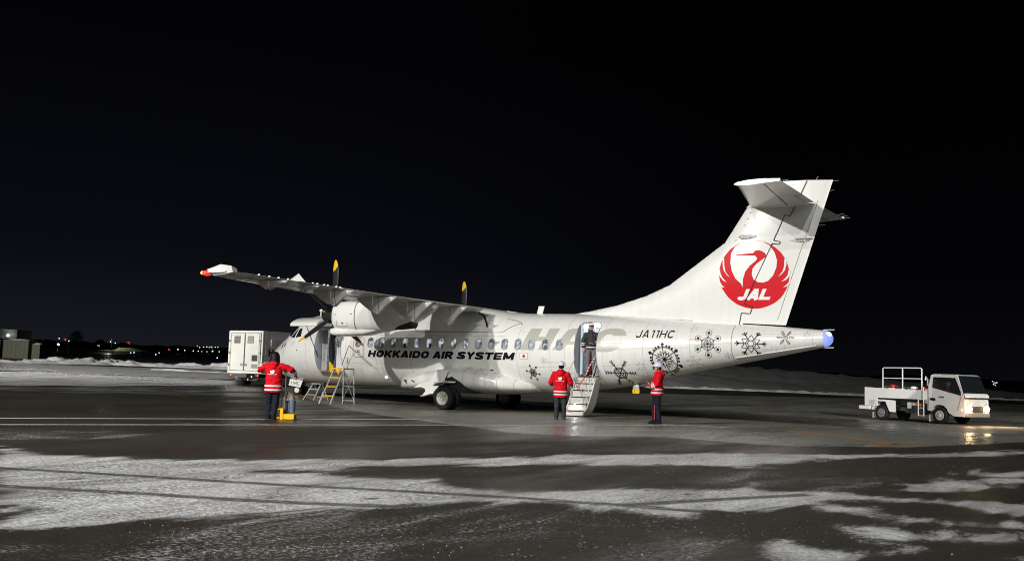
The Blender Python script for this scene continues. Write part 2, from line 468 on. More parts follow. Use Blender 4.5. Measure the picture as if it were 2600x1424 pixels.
CONCRETE_POLYS=[[(-4.96,5.03),(6.94,-4.4),(11.75,-7.84),(17.84,-11.48),(18.82,-12.05),(20.55,-11.67),(21.21,-10.06),(23.21,-10.58),(24.47,-10.67),(26.35,-8.51),(28.12,-3.05),(28.86,-0.87),(24.81,75.43),(9.36,66.5),(1.22,39.48),(-4.71,26.94),(-11.03,14.85)]]
TRACKS=[[(18.99,-24.27),(19.25,-24.23),(20.46,-23.81),(21.43,-23.52),(22.36,-23.24),(23.82,-22.69),(24.99,-22.29),(24.99,-22.29),(26.01,-22.06),(26.8,-21.94),(27.05,-21.8)],[(20.55,-25.24),(20.84,-25.25),(21.95,-24.8),(22.63,-24.56),(23.24,-24.38),(23.95,-24.07),(24.59,-23.69)],[(28.54,-22.63),(29.21,-22.5)],[(29.18,-21.19),(29.81,-20.98)],[(28.79,-24.05),(28.95,-23.55),(29.37,-22.67),(29.84,-21.47)],[(29.11,-23.67),(29.4,-22.88),(29.72,-22.24),(29.88,-21.95)],[(26.23,-21.83),(26.62,-20.91),(27.3,-19.51)],[(-17.93,16.22),(-12.69,8.34),(-7.09,1.0)],[(-16.46,7.15),(-14.44,4.32),(-10.97,1.25),(-7.63,-1.09),(-6.29,-1.2)],[(-7.21,-7.59),(-7.15,-5.88),(-7.23,-3.27),(-8.64,-0.58)]]
def seg_dist(P, A, B):
    d = B - A
    L = max((d * d).sum(), 1e-9)
    t = np.clip(((P - A) @ d) / L, 0, 1)
    q = P - (A + t[:, None] * d)
    return np.sqrt((q * q).sum(1))
def poly_sdf(P, poly):
    V = np.array(poly, float)
    n = len(V)
    best = np.full(len(P), 1e9)
    inside = np.zeros(len(P), bool)
    for i in range(n):
        a, b = V[i], V[(i + 1) % n]
        best = np.minimum(best, seg_dist(P, a, b))
        cond = (a[1] > P[:, 1]) != (b[1] > P[:, 1])
        xi = (b[0] - a[0]) * (P[:, 1] - a[1]) / ((b[1] - a[1]) if b[1] != a[1] else 1e-9) + a[0]
        inside ^= cond & (P[:, 0] < xi)
    return np.where(inside, best, -best)
def lines(*rng):
    out = []
    for a, b, s in rng:
        n = max(1, int(round((b - a) / s)))
        out += [a + (b - a) * i / n for i in range(n)]
    return out + [rng[-1][1]]
gxs = lines((-3000, -600, 400), (-600, -160, 40), (-160, -76, 6), (-76, 2, .9), (2, 35, .2), (35, 60, 2.5), (60, 600, 90), (600, 3000, 600))
gys = lines((-600, -60, 90), (-60, -33, 3), (-33, 2, .2), (2, 68, .9), (68, 160, 5), (160, 800, 60), (800, 4200, 500))
GX, GY = np.meshgrid(gxs, gys)
P2 = np.stack([GX.ravel(), GY.ravel()], 1)
def union_sdf(polys, clampv=6.0):
    r = np.full(len(P2), -clampv)
    for p in polys:
        V = np.array(p)
        lo, hi = V.min(0) - clampv, V.max(0) + clampv
        m = (P2[:, 0] > lo[0]) & (P2[:, 0] < hi[0]) & (P2[:, 1] > lo[1]) & (P2[:, 1] < hi[1])
        if m.any():
            r[m] = np.maximum(r[m], poly_sdf(P2[m], p))
    return np.clip(r, -clampv, clampv)
sdf_snow = union_sdf(SNOW_POLYS)
sdf_frost = union_sdf(FROST_POLYS)
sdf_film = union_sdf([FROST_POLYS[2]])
sdf_conc = union_sdf(CONCRETE_POLYS)
trk = np.full(len(P2), 3.0)
for t in TRACKS:
    for a, b in zip(t[:-1], t[1:]):
        trk = np.minimum(trk, seg_dist(P2, np.array(a, float), np.array(b, float)))
Z = np.array([gz(x, y) for x, y in P2])
nx, ny = len(gxs), len(gys)
faces = [(j * nx + i, j * nx + i + 1, (j + 1) * nx + i + 1, (j + 1) * nx + i) for j in range(ny - 1) for i in range(nx - 1)]
gm = bpy.data.meshes.new('apron_ground')
gm.from_pydata([(a, b, c) for (a, b), c in zip(P2.tolist(), Z.tolist())], [], faces)
for nm, arr in (('snow', sdf_snow), ('frost', sdf_frost), ('conc', sdf_conc), ('film', sdf_film), ('track', trk)):
    at = gm.attributes.new(nm, 'FLOAT', 'POINT')
    at.data.foreach_set('value', arr.astype(np.float32))
gmat = bpy.data.materials.new('wet_asphalt_with_snow')
gmat.use_nodes = True
nt = gmat.node_tree; N = nt.nodes; LK = nt.links
bs = N['Principled BSDF']; bs.inputs['Specular IOR Level'].default_value = .22
tc = N.new('ShaderNodeTexCoord')
def math_(op, a, b=None, c=None, clamp=False):
    n = N.new('ShaderNodeMath'); n.operation = op; n.use_clamp = clamp
    for i, v in enumerate((a, b, c)):
        if v is None: continue
        if isinstance(v, (int, float)): n.inputs[i].default_value = v
        else: LK.new(v, n.inputs[i])
    return n.outputs[0]
def nz(scale, detail=4, rough=0.55, vec=None, dist=0.0):
    n = N.new('ShaderNodeTexNoise')
    n.inputs['Scale'].default_value = scale; n.inputs['Detail'].default_value = detail
    n.inputs['Roughness'].default_value = rough; n.inputs['Distortion'].default_value = dist
    LK.new(vec if vec is not None else tc.outputs['Object'], n.inputs['Vector'])
    return n.outputs[0]
def att(nm):
    n = N.new('ShaderNodeAttribute'); n.attribute_name = nm; return n.outputs['Fac']
def ramp(v, a, b):
    n = N.new('ShaderNodeMapRange'); n.interpolation_type = 'SMOOTHSTEP'
    LK.new(v, n.inputs[0]); n.inputs[1].default_value = a; n.inputs[2].default_value = b
    return n.outputs[0]
def mixc(f, a, b):
    n = N.new('ShaderNodeMix'); n.data_type = 'RGBA'
    if isinstance(f, float): n.inputs[0].default_value = f
    else: LK.new(f, n.inputs[0])
    for i, v in ((6, a), (7, b)):
        if isinstance(v, tuple): n.inputs[i].default_value = (*v, 1)
        else: LK.new(v, n.inputs[i])
    return n.outputs[2]
mp = N.new('ShaderNodeMapping'); mp.inputs['Rotation'].default_value = (0, 0, R(-25)); mp.inputs['Scale'].default_value = (1, .32, 1)
LK.new(tc.outputs['Object'], mp.inputs[0])
streak = mp.outputs[0]
n_big = nz(.35, 5, .6, streak)
n_mid = nz(1.6, 6, .62, streak, .6)
n_sm = nz(9, 5, .65)
n_gr = nz(24, 4, .75)
n_gr2 = nz(95, 2, .6)
# snow edge, broken by noise
s_in = math_('ADD', att('snow'), math_('MULTIPLY', math_('SUBTRACT', n_mid, .5), 1.7))
s_in = math_('ADD', s_in, math_('MULTIPLY', math_('SUBTRACT', n_sm, .5), .45))
s_in = math_('ADD', s_in, math_('MULTIPLY', math_('SUBTRACT', n_gr, .5), 1.3))
snow = ramp(s_in, .0, .30)
t_d = math_('ADD', att('track'), math_('MULTIPLY', math_('SUBTRACT', n_sm, .5), .10))
rut = math_('SUBTRACT', 1.0, ramp(t_d, .07, .15))
core = math_('SUBTRACT', 1.0, ramp(t_d, .01, .04))
rut = math_('SUBTRACT', rut, math_('MULTIPLY', core, .7), clamp=True)
snow = math_('MULTIPLY', snow, math_('SUBTRACT', 1.0, math_('MULTIPLY', rut, .82)))
# footprints and scuffs: small dark holes in the snow
vor = N.new('ShaderNodeTexVoronoi'); vor.inputs['Scale'].default_value = 1.5
mp2 = N.new('ShaderNodeMapping'); mp2.inputs['Scale'].default_value = (1, .6, 1); mp2.inputs['Rotation'].default_value = (0, 0, .5)
LK.new(tc.outputs['Object'], mp2.inputs[0]); LK.new(mp2.outputs[0], vor.inputs['Vector'])
foot = math_('SUBTRACT', 1.0, ramp(math_('ADD', vor.outputs['Distance'], math_('MULTIPLY', n_sm, .12)), .10, .20))
foot = math_('MULTIPLY', foot, ramp(nz(.8, 2), .46, .56))
snow = math_('MULTIPLY', snow, math_('SUBTRACT', 1.0, math_('MULTIPLY', foot, .88)))
# grains: dark asphalt stones show through the thin snow
grain = ramp(math_('ADD', n_gr, math_('MULTIPLY', n_sm, .35)), .60, .74)
thin = ramp(n_mid, .30, .62)
cover = math_('SUBTRACT', 1.0, math_('MULTIPLY', grain, math_('SUBTRACT', .92, math_('MULTIPLY', thin, .45))))
snow = math_('MULTIPLY', snow, cover)
patch = ramp(math_('ADD', nz(.9, 6, .7, streak, 1.2), math_('MULTIPLY', n_sm, .12)), .40, .66)
snow = math_('MULTIPLY', snow, math_('ADD', .50, math_('MULTIPLY', patch, .50)))
# frost: fine white flecks
f_in = math_('ADD', att('frost'), math_('MULTIPLY', math_('SUBTRACT', n_mid, .5), 2.6))
frz = math_('MULTIPLY', ramp(f_in, -.4, 1.0), ramp(math_('ADD', n_gr, math_('MULTIPLY', math_('SUBTRACT', n_mid, .5), .5)), .50, .66))
fleck = ramp(math_('ADD', n_gr2, math_('MULTIPLY', math_('SUBTRACT', n_sm, .5), .22)), .66, .73)
fleck = math_('MULTIPLY', fleck, ramp(n_big, .42, .62))
white_cov = math_('MAXIMUM', snow, math_('MAXIMUM', math_('MULTIPLY', frz, .62), math_('MULTIPLY', fleck, .6)))
conc_m = ramp(math_('ADD', att('conc'), math_('MULTIPLY', math_('SUBTRACT', n_sm, .5), .25)), -.1, .12)
asph = mixc(n_mid, (.014, .0125, .0085), (.040, .037, .028))
asph = mixc(math_('MULTIPLY', n_gr, .6), asph, (.060, .057, .047))
slab = mixc(n_mid, (.12, .117, .098), (.27, .265, .235))
base = mixc(conc_m, asph, slab)
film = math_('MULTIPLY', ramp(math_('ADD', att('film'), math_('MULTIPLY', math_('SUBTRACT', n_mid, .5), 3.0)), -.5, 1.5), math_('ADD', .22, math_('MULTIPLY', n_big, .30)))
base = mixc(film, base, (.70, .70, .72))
col = mixc(white_cov, base, (.80, .80, .81))
LK.new(col, bs.inputs['Base Color'])
wet = ramp(n_big, .38, .60)
r_w = math_('ADD', .64, math_('MULTIPLY', wet, -.34))
r_w = math_('SUBTRACT', r_w, math_('MULTIPLY', conc_m, .10))
r_w = math_('ADD', r_w, math_('MULTIPLY', math_('SUBTRACT', n_sm, .5), .22))
rough = math_('MAXIMUM', r_w, math_('MULTIPLY', white_cov, .85))
LK.new(rough, bs.inputs['Roughness'])
h = math_('ADD', math_('MULTIPLY', n_gr, .5), math_('ADD', math_('MULTIPLY', n_sm, .9), math_('MULTIPLY', white_cov, .9)))
bp = N.new('ShaderNodeBump'); bp.inputs['Strength'].default_value = .75; bp.inputs['Distance'].default_value = .016
LK.new(h, bp.inputs['Height']); LK.new(bp.outputs[0], bs.inputs['Normal'])
go = link('apron_ground', gm, gmat)
gm.polygons.foreach_set('use_smooth', [True] * len(gm.polygons))
go['kind'] = 'structure'

# ------------------------------------------------------------------ painted lines
worn = mat('worn_white_line_paint', (.88, .88, .84), .5, var=.12, vscale=14)
oline = mat('worn_orange_line_paint', (.62, .25, .03), .5, var=.35, vscale=9)
def paint(name, pts, w, m):
    mb = MB()
    P = []
    for (x0, y0), (x1, y1) in zip(pts[:-1], pts[1:]):
        n = max(1, int(math.hypot(x1 - x0, y1 - y0) / .8))
        P += [(x0 + (x1 - x0) * i / n, y0 + (y1 - y0) * i / n) for i in range(n)]
    P.append(pts[-1])
    rg = []
    for i, p in enumerate(P):
        a = P[max(i - 1, 0)]; b = P[min(i + 1, len(P) - 1)]
        d = Vector((b[0] - a[0], b[1] - a[1])).normalized()
        q = Vector((-d.y, d.x)) * w / 2 * (1 + .10 * math.sin(i * 2.3))
        rg.append([(p[0] - q.x, p[1] - q.y, gz(*p) + .006), (p[0] + q.x, p[1] + q.y, gz(*p) + .006)])
    mb.rings(rg, caps=False, closed=False)
    o = mb.build(name, m); o['kind'] = 'structure'
    return o
paint('painted_white_line', [(9.63, -18.63), (14.19, -9.24)], .16, worn)
paint('painted_white_line', [(11.68, -19.89), (19.49, -4.18)], .15, worn)
paint('painted_white_line', [(18.9, -4.25), (20.9, -3.9)], .16, worn)
paint('painted_orange_line', [(22.47, -3.93), (26.02, -7.60)], .16, oline)
paint('painted_orange_line', [(25.60, -8.1), (26.59, -6.31)], .16, oline)
paint('painted_orange_line', [(-1.0, .5), (1.05, .09), (3.4, -1.3), (6.9, -1.6), (10.5, -1.75), (15.5, -1.1), (21, -.4)], .15, oline)
paint('painted_orange_line', [(1.4, -6.6), (2.0, -6.2)], .18, oline)

# ------------------------------------------------------------------ snow banks and far land
def ridge(name, pts, width, height, m, seed, rough_=.35, n_across=12, step=.35):
    """low mound of ploughed snow following a line"""
    rnd = random.Random(seed)
    P = []
    for (x0, y0), (x1, y1) in zip(pts[:-1], pts[1:]):
        n = max(1, int(math.hypot(x1 - x0, y1 - y0) / step))
        P += [(x0 + (x1 - x0) * i / n, y0 + (y1 - y0) * i / n) for i in range(n)]
    P.append(pts[-1])
    rg = []
    for i, p in enumerate(P):
        a = P[max(i - 2, 0)]; b = P[min(i + 2, len(P) - 1)]
        d = Vector((b[0] - a[0], b[1] - a[1])).normalized()
        q = Vector((-d.y, d.x))
        t = i / (len(P) - 1)
        hh = height(t) if callable(height) else height
        row = []
        for k in range(n_across + 1):
            u = k / n_across * 2 - 1
            x = p[0] + q.x * u * width / 2; y = p[1] + q.y * u * width / 2
            f = max(0, 1 - u * u) ** .8
            nn = noise.fractal(Vector((x * .8 + seed, y * .8, 0)), .8, 2.1, 4) * rough_
            n3 = noise.noise(Vector((x * 3.1 + seed, y * 3.1, 2))) * rough_ * .3
            row.append((x, y, gz(x, y) - .05 + f * hh * (1 + nn * 1.2 + n3 * 1.5)))
        rg.append(row)
    mb = MB(); mb.rings(rg, caps=False, closed=False)
    o = mb.build(name, m, smooth=60); o['kind'] = 'structure'
    return o
ridge('snow_bank', [(-53, 12), (-55.5, 25), (-57.2, 36), (-50, 42), (-44, 47), (-36, 54)], 2.6, .24, snowm, 3, .7)
ridge('snow_bank', [(-60, 28), (-61.5, 40), (-53, 46.5), (-44, 53), (-34, 62)], 2.6, lambda t: .28 + .22 * math.sin(t * 9) ** 2, snowm, 8, .8)
ridge('snow_bank', [(-40, 27), (-34, 31), (-27, 35), (-20, 39)], 1.2, .12, snowm, 5, .9)
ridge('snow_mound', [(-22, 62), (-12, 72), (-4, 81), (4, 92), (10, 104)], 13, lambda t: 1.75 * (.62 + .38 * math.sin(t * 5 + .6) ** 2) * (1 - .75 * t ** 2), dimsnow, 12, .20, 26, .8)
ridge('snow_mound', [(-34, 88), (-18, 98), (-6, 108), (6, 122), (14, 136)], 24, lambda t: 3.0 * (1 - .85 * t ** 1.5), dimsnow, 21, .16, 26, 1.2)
ridge('snow_bank', [(-9, 62), (4, 74), (16, 92), (27, 112), (40, 140)], 2.2, .22, snowm, 31, .5)
ridge('snow_bank', [(24, 60), (27, 72), (30, 90)], 2.0, .15, snowm, 35, .5)

fieldm = mat('dark_field_ground', (.03, .032, .035), .9, var=.5, vscale=.05)
hillm = mat('dark_wooded_hill', (.012, .014, .014), .95, var=.5, vscale=.03)
def hill(name, x0, y0, x1, y1, h, depth, seed):
    rg = []
    L = math.hypot(x1 - x0, y1 - y0)
    d = Vector((x1 - x0, y1 - y0)).normalized(); q = Vector((-d.y, d.x))
    for i in range(161):
        t = i / 160
        row = []
        for k in range(9):
            u = k / 8
            x = x0 + (x1 - x0) * t + q.x * u * depth; y = y0 + (y1 - y0) * t + q.y * u * depth
            hh = h * (.6 + .5 * noise.fractal(Vector((t * 9 + seed, u, 0)), .9, 2, 4)) * math.sin(PI * min(1, u * .5 + .02)) * min(1, 6 * t, 6 * (1 - t))
            hh += 1.6 * noise.noise(Vector((t * 160, u * 5, seed))) * (u > .1)
            row.append((x, y, gz(x, y) - 1 + max(0, hh)))
        rg.append(row)
    mb = MB(); mb.rings(rg, caps=False, closed=False)
    o = mb.build(name, m=hillm, smooth=50); o['kind'] = 'structure'
hill('far_wooded_hill', -760, 250, -330, 820, 9, 120, 4)
hill('far_wooded_hill', -330, 800, 400, 1100, 10, 120, 14)

HAC_IN = [[(12.649,2.113),(12.927,2.851),(13.368,2.853),(13.291,2.565),(13.572,2.568),(13.637,2.854),(14.04,2.856),(13.766,2.129),(13.347,2.123),(13.489,2.423),(13.234,2.42),(13.082,2.119)],[(13.878,2.131),(14.35,2.798),(14.476,2.858),(14.841,2.86),(15.048,2.148),(14.71,2.143),(14.709,2.316),(14.425,2.312),(14.279,2.136)],[(16.464,2.63),(16.411,2.763),(16.279,2.846),(16.042,2.879),(15.79,2.859),(15.571,2.789),(15.418,2.652),(15.319,2.45),(15.341,2.268),(15.42,2.138),(15.596,2.092),(15.839,2.096),(16.045,2.126),(16.23,2.217),(16.407,2.421),(15.972,2.415),(15.866,2.292),(15.75,2.248),(15.64,2.289),(15.61,2.404),(15.654,2.553),(15.77,2.655),(15.917,2.684),(16.047,2.625)]]
HAC_HOLE = [[(14.496,2.427),(14.641,2.679),(14.701,2.429)]]
CRANE_DISC= [[(21.42,4.6),(21.41,4.71),(21.39,4.82),(21.36,4.93),(21.32,5.03),(21.27,5.13),(21.21,5.23),(21.14,5.32),(21.05,5.4),(20.97,5.47),(20.87,5.54),(20.77,5.59),(20.66,5.64),(20.55,5.67),(20.43,5.69),(20.31,5.7),(20.2,5.7),(20.08,5.69),(19.97,5.67),(19.86,5.63),(19.75,5.58),(19.65,5.52),(19.56,5.46),(19.48,5.38),(19.4,5.29),(19.34,5.2),(19.28,5.1),(19.24,4.99),(19.21,4.88),(19.19,4.77),(19.19,4.65),(19.2,4.54),(19.22,4.43),(19.25,4.32),(19.29,4.21),(19.35,4.11),(19.42,4.01),(19.49,3.92),(19.58,3.84),(19.67,3.77),(19.77,3.7),(19.88,3.65),(19.99,3.61),(20.1,3.58),(20.22,3.56),(20.33,3.56),(20.45,3.56),(20.56,3.58),(20.68,3.61),(20.78,3.65),(20.88,3.69),(20.98,3.75),(21.07,3.82),(21.15,3.9),(21.22,3.98),(21.28,4.08),(21.33,4.17),(21.37,4.28),(21.4,4.38),(21.41,4.49)]]
CRANE_WHITE= [[(20.29,5.7),(20.44,5.68),(20.61,5.65),(20.82,5.52),(20.97,5.3),(21.04,5.05),(21.02,4.84),(20.92,4.59),(20.77,4.43),(20.62,4.37),(20.45,4.38),(20.31,4.47),(20.25,4.63),(20.28,4.82),(20.4,4.96),(20.57,5.08),(20.72,5.19),(20.68,5.28),(20.59,5.35),(20.49,5.39),(20.4,5.39),(20.33,5.35),(20.29,5.3),(19.74,5.27),(19.75,5.25),(20.35,5.22),(20.42,5.14),(20.39,5.07),(20.19,4.91),(20.04,4.72),(19.97,4.49),(19.96,4.23),(19.91,4.34),(19.73,4.51),(19.61,4.75),(19.56,5.01),(19.58,5.31),(19.7,5.52),(19.9,5.64),(20.09,5.69)],[(19.3,5.19),(19.35,5.15),(19.36,4.93),(19.4,4.74),(19.53,4.56),(19.44,4.64),(19.35,4.76),(19.31,4.93)],[(19.15,4.84),(19.22,4.8),(19.24,4.67),(19.31,4.54),(19.44,4.4),(19.32,4.46),(19.23,4.57),(19.16,4.72)],[(19.17,4.5),(19.23,4.41),(19.28,4.32),(19.38,4.23),(19.28,4.25),(19.2,4.34),(19.15,4.46)],[(21.31,5.17),(21.27,5.08),(21.26,4.88),(21.21,4.71),(21.08,4.55),(21.2,4.64),(21.28,4.74),(21.33,4.92)],[(21.45,4.78),(21.39,4.73),(21.37,4.6),(21.3,4.5),(21.17,4.39),(21.3,4.43),(21.39,4.52),(21.45,4.64)],[(21.44,4.46),(21.39,4.36),(21.33,4.29),(21.23,4.22),(21.32,4.23),(21.41,4.3),(21.46,4.41)]]

# ================================================================== the aircraft (nose towards -X, tail towards +X)
XM = 10.21
plane = thing('propeller_aircraft', 'white high-wing twin-propeller airliner with red crane emblem on its tail, parked with doors open', 'airplane', (XM, 0, 0))
def ac(mb_or_obj):
    """shift a mesh written in aircraft stations to the root's origin"""
    me = mb_or_obj.data
    if not me.get('shifted'):
        me.transform(Matrix.Translation((-XM, 0, 0)))
        me['shifted'] = 1
    return mb_or_obj
def part(name, mb, m, parent=None, smooth=None, bevel=0.0):
    return ac(mb.build(name, m, parent or plane, smooth, bevel))

ST = [(-.05, 1.60, 1.48, .03), (.03, 1.78, 1.32, .18), (.2, 1.98, 1.18, .36), (.5, 2.20, 1.03, .60), (1.0, 2.50, .88, .90), (1.35, 2.72, .80, 1.06), (1.7, 3.02, .75, 1.19), (2.1, 3.28, .72, 1.29), (2.6, 3.40, .71, 1.37), (3.4, 3.43, .70, 1.43), (4.5, 3.43, .70, 1.43), (13.2, 3.43, .70, 1.43), (14.5, 3.40, .79, 1.40), (15.7, 3.35, .94, 1.33), (17, 3.27, 1.19, 1.19), (18.5, 3.16, 1.54, .98), (20, 3.07, 1.85, .73), (21.3, 2.99, 2.12, .51), (22.5, 2.89, 2.38, .29)]
SA = np.array(ST)
def pchip_slopes(x, y):
    h = np.diff(x); d = np.diff(y) / h
    m = np.zeros(len(x)); m[0] = d[0]; m[-1] = d[-1]
    for i in range(1, len(x) - 1):
        if d[i - 1] * d[i] > 0:
            w1 = 2 * h[i] + h[i - 1]; w2 = h[i] + 2 * h[i - 1]
            m[i] = (w1 + w2) / (w1 / d[i - 1] + w2 / d[i])
    return m
SLO = [pchip_slopes(SA[:, 0], SA[:, k]) for k in (1, 2, 3)]
def prof(x):
    x = min(max(x, SA[0, 0]), SA[-1, 0])
    i = min(int(np.searchsorted(SA[:, 0], x, side='right')) - 1, len(SA) - 2)
    h = SA[i + 1, 0] - SA[i, 0]; t = (x - SA[i, 0]) / h
    r = []
    for k in range(3):
        y0, y1 = SA[i, k + 1], SA[i + 1, k + 1]; m0, m1 = SLO[k][i], SLO[k][i + 1]
        r.append(y0 * (2 * t ** 3 - 3 * t * t + 1) + h * m0 * (t ** 3 - 2 * t * t + t) + y1 * (-2 * t ** 3 + 3 * t * t) + h * m1 * (t ** 3 - t * t))
    return r
def fus_pt(x, a):
    zt, zb, w = prof(x)
    return (x, -w * math.cos(a), (zt + zb) / 2 + (zt - zb) / 2 * math.sin(a))
def fus_y(x, z, off=0.0):
    zt, zb, w = prof(x)
    q = 1 - ((z - (zt + zb) / 2) / ((zt - zb) / 2)) ** 2
    return -(w * math.sqrt(max(q, 0.0)) + off)
def fus_n(x, y, z):
    zt, zb, w = prof(x); zc = (zt + zb) / 2; h = (zt - zb) / 2
    a = math.atan2((z - zc) / h, -y / w)
    e = .02
    du = Vector(fus_pt(x + e, a)) - Vector(fus_pt(x - e, a))
    dv = Vector(fus_pt(x, a + e)) - Vector(fus_pt(x, a - e))
    n = du.cross(dv).normalized()
    c = Vector((0, y, z - zc))
    if n.dot(c) < 0: n = -n
    return n
xs = [-.05, -.02, .03, .08, .14] + [(.2 + .1 * i) for i in range(33)] + [3.5 + .25 * i for i in range(38)] + [13.0 + .2 * i for i in range(47)] + [22.4, 22.5]
xs = sorted(set(round(v, 3) for v in xs))
NA = 96
mb = MB()
mb.rings([[fus_pt(x, 2 * PI * k / NA) for k in range(NA)] for x in xs])
fuse = mb.build('fuselage', white)
# --- cutters for openings
def rrect(cx, cz, w, h, r, n=5):
    pts = []
    for (sx_, sz_, a0) in ((1, 1, 0), (-1, 1, PI / 2), (-1, -1, PI), (1, -1, 3 * PI / 2)):
        for k in range(n + 1):
            a = a0 + PI / 2 * k / n
            pts.append((cx + sx_ * (w / 2 - r) + r * math.cos(a), cz + sz_ * (h / 2 - r) + r * math.sin(a)))
    return pts
WX = [6.157 + .5326 * i for i in range(16)]
WZ = 2.30
cut = MB()
for x in WX + [5.575]:
    p = rrect(x, WZ, .235, .345, .10)
    cut.prism([(a, -1.6, b) for a, b in p], (0, .28, 0))
DOOR = rrect(15.09, 2.175, .76, 1.75, .13, 6)
cut.prism([(a, -1.7, b) for a, b in DOOR], (0, 1.75, 0))
CARGO = rrect(4.10, 1.985, 1.30, 1.67, .12, 6)
cut.prism([(a, -1.7, b) for a, b in CARGO], (0, 1.75, 0))
co = cut.build('cutter', None)
bmod = fuse.modifiers.new('b', 'BOOLEAN'); bmod.operation = 'DIFFERENCE'; bmod.object = co; bmod.solver = 'EXACT'
nm = evaluated(fuse)
bpy.data.objects.remove(co, do_unlink=True); bpy.data.objects.remove(fuse, do_unlink=True)
cabin_in = mat('cabin_lining', (.62, .66, .72), .5)
nm.materials.clear(); nm.materials.append(white); nm.materials.append(cabin_in)
nrm = []
for p in nm.polygons:
    p.use_smooth = True
    c = p.center
    sn = fus_n(c.x, c.y, c.z)
    outer = sn.dot(p.normal) > .93 and abs(c.y) > abs(fus_y(c.x, c.z)) - .03
    p.material_index = 0 if outer or c.z > 3.2 and c.x > 16 else (1 if (3.3 < c.x < 4.9 or 14.6 < c.x < 15.6) and c.y > fus_y(c.x, c.z) + .03 else 0)
    for vi in p.vertices:
        v = nm.vertices[vi].co
        nrm.append(tuple(fus_n(v.x, v.y, v.z)) if outer and v.x > .05 else tuple(p.normal))
nm.normals_split_custom_set(nrm)
fuse = link('fuselage', nm, None, plane); ac(fuse)

def fdec(name, src, m, off=.005, gx=None, gzs=.05, parent=None, k=0):
    o = decal(name, src, lambda x, z, w: (x, fus_y(x, z, off) if not w else fus_y(x, z, off + w), z), m, parent or plane, gx, gzs)
    return ac(o)
# --- cabin windows: frame > pane, each lit from inside
wglow = bpy.data.materials.new('lit_cabin_window'); wglow.use_nodes = True
_n = wglow.node_tree.nodes; _l = wglow.node_tree.links; _b = _n['Principled BSDF']
_b.inputs['Base Color'].default_value = (.05, .06, .07, 1); _b.inputs['Roughness'].default_value = .12
_tc = _n.new('ShaderNodeTexCoord'); _nz = _n.new('ShaderNodeTexNoise'); _nz.inputs['Scale'].default_value = 7.0; _nz.inputs['Detail'].default_value = 2.5
_cr = _n.new('ShaderNodeValToRGB')
_l.new(_tc.outputs['Object'], _nz.inputs['Vector']); _l.new(_nz.outputs[0], _cr.inputs[0])
_cr.color_ramp.elements[0].position = .38; _cr.color_ramp.elements[0].color = (.05, .055, .065, 1)
_cr.color_ramp.elements[1].position = .66; _cr.color_ramp.elements[1].color = (.66, .71, .76, 1)
_e = _cr.color_ramp.elements.new(.50); _e.color = (.24, .27, .31, 1)
_l.new(_cr.outputs[0], _b.inputs['Emission Color']); _b.inputs['Emission Strength'].default_value = .85
def ring_decal(cx, cz, w, h, r, t, n=5):
    a = rrect(cx, cz, w, h, r, n); b = rrect(cx, cz, w - 2 * t, h - 2 * t, max(.01, r - t), n)
    return [[a[i], a[(i + 1) % len(a)], b[(i + 1) % len(b)], b[i]] for i in range(len(a))]
winframe = mat('window_surround', (.30, .31, .30), .5)
seatm = mat('headrest_in_window', (.30, .31, .33), .8); navy_seat = mat('dark_headrest', (.10, .105, .12), .8)  # lighter and darker headrest tones, picked at random
rw = random.Random(4)
for i, x in enumerate(WX + [5.575]):
    f = fdec('cabin_window', ring_decal(x, WZ, .275, .385, .12, .020), winframe, .004)
    p = rrect(x, WZ, .24, .35, .10)
    pb = MB(); pb.prism([(a, -1.338, b) for a, b in p], (0, .01, 0))
    pane = pb.build('window_pane', wglow, f); ac(pane)
    if i < 16 and rw.random() < .75:
        hb = MB()
        zc = WZ - .06 + rw.uniform(-.02, .03); xc = x + rw.uniform(-.05, .05)
        hb.prism([(a, -1.352, b) for a, b in rrect(xc + .01, WZ - .10, .13, .13 + rw.random() * .06, .04)], (0, .012, 0))
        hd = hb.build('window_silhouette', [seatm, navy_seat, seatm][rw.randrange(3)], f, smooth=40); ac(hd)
# --- panel joints, service panels and small marks on the skin
def strip(x0, z0, x1, z1, w):
    d = Vector((x1 - x0, z1 - z0)); L = d.length; d.normalize(); q = Vector((-d.y, d.x)) * w / 2
    return [(x0 - q.x, z0 - q.y), (x1 - q.x, z1 - q.y), (x1 + q.x, z1 + q.y), (x0 + q.x, z0 + q.y)]
def vline(x, z0=None, z1=None, w=.010):
    zt, zb, _ = prof(x)
    return strip(x, (zb + .03) if z0 is None else z0, x, (zt - .03) if z1 is None else z1, w)
def hline(x0, x1, z, w=.008, dz=0):
    return strip(x0, z, x1, z + dz, w)
J = [vline(x) for x in (2.95, 4.98, 6.42, 12.52, 14.35, 15.70, 17.05, 18.55)] + [vline(x, .8, 2.1) for x in (8.0,)]
J += [hline(4.98, 6.9, 1.52), hline(12.6, 14.62, 1.55), hline(15.6, 18.5, 1.62, dz=.25), hline(15.6, 18.5, 2.18, dz=.1), hline(18.6, 19.85, 2.35, dz=.1), hline(5.1, 12.0, 2.58)]
fdec('panel_joint', J, softseam, .0035, gx=.25)
fdec('tail_cone_joint', [vline(19.83, w=.016)], seam, .0035)
fdec('tail_cone_joint', [vline(22.22, w=.012)], softseam, .0035)
fdec('emergency_exit_outline', ring_decal(5.60, 2.12, .52, .78, .15, .028), mat('exit_outline', (.30, .30, .28), .5), .004)
fdec('exit_marking', [hline(5.54, 5.68, 1.99, .03), hline(5.54, 5.68, 1.93, .03)], redp, .0045)
fdec('door_upper_rail', [hline(14.75, 15.75, 3.10, .018)], whited, .03)
fdec('skin_vent', [rrect(1.337, 2.13, .09, .19, .04), rrect(1.60, 2.17, .08, .17, .035)], dark, .006)
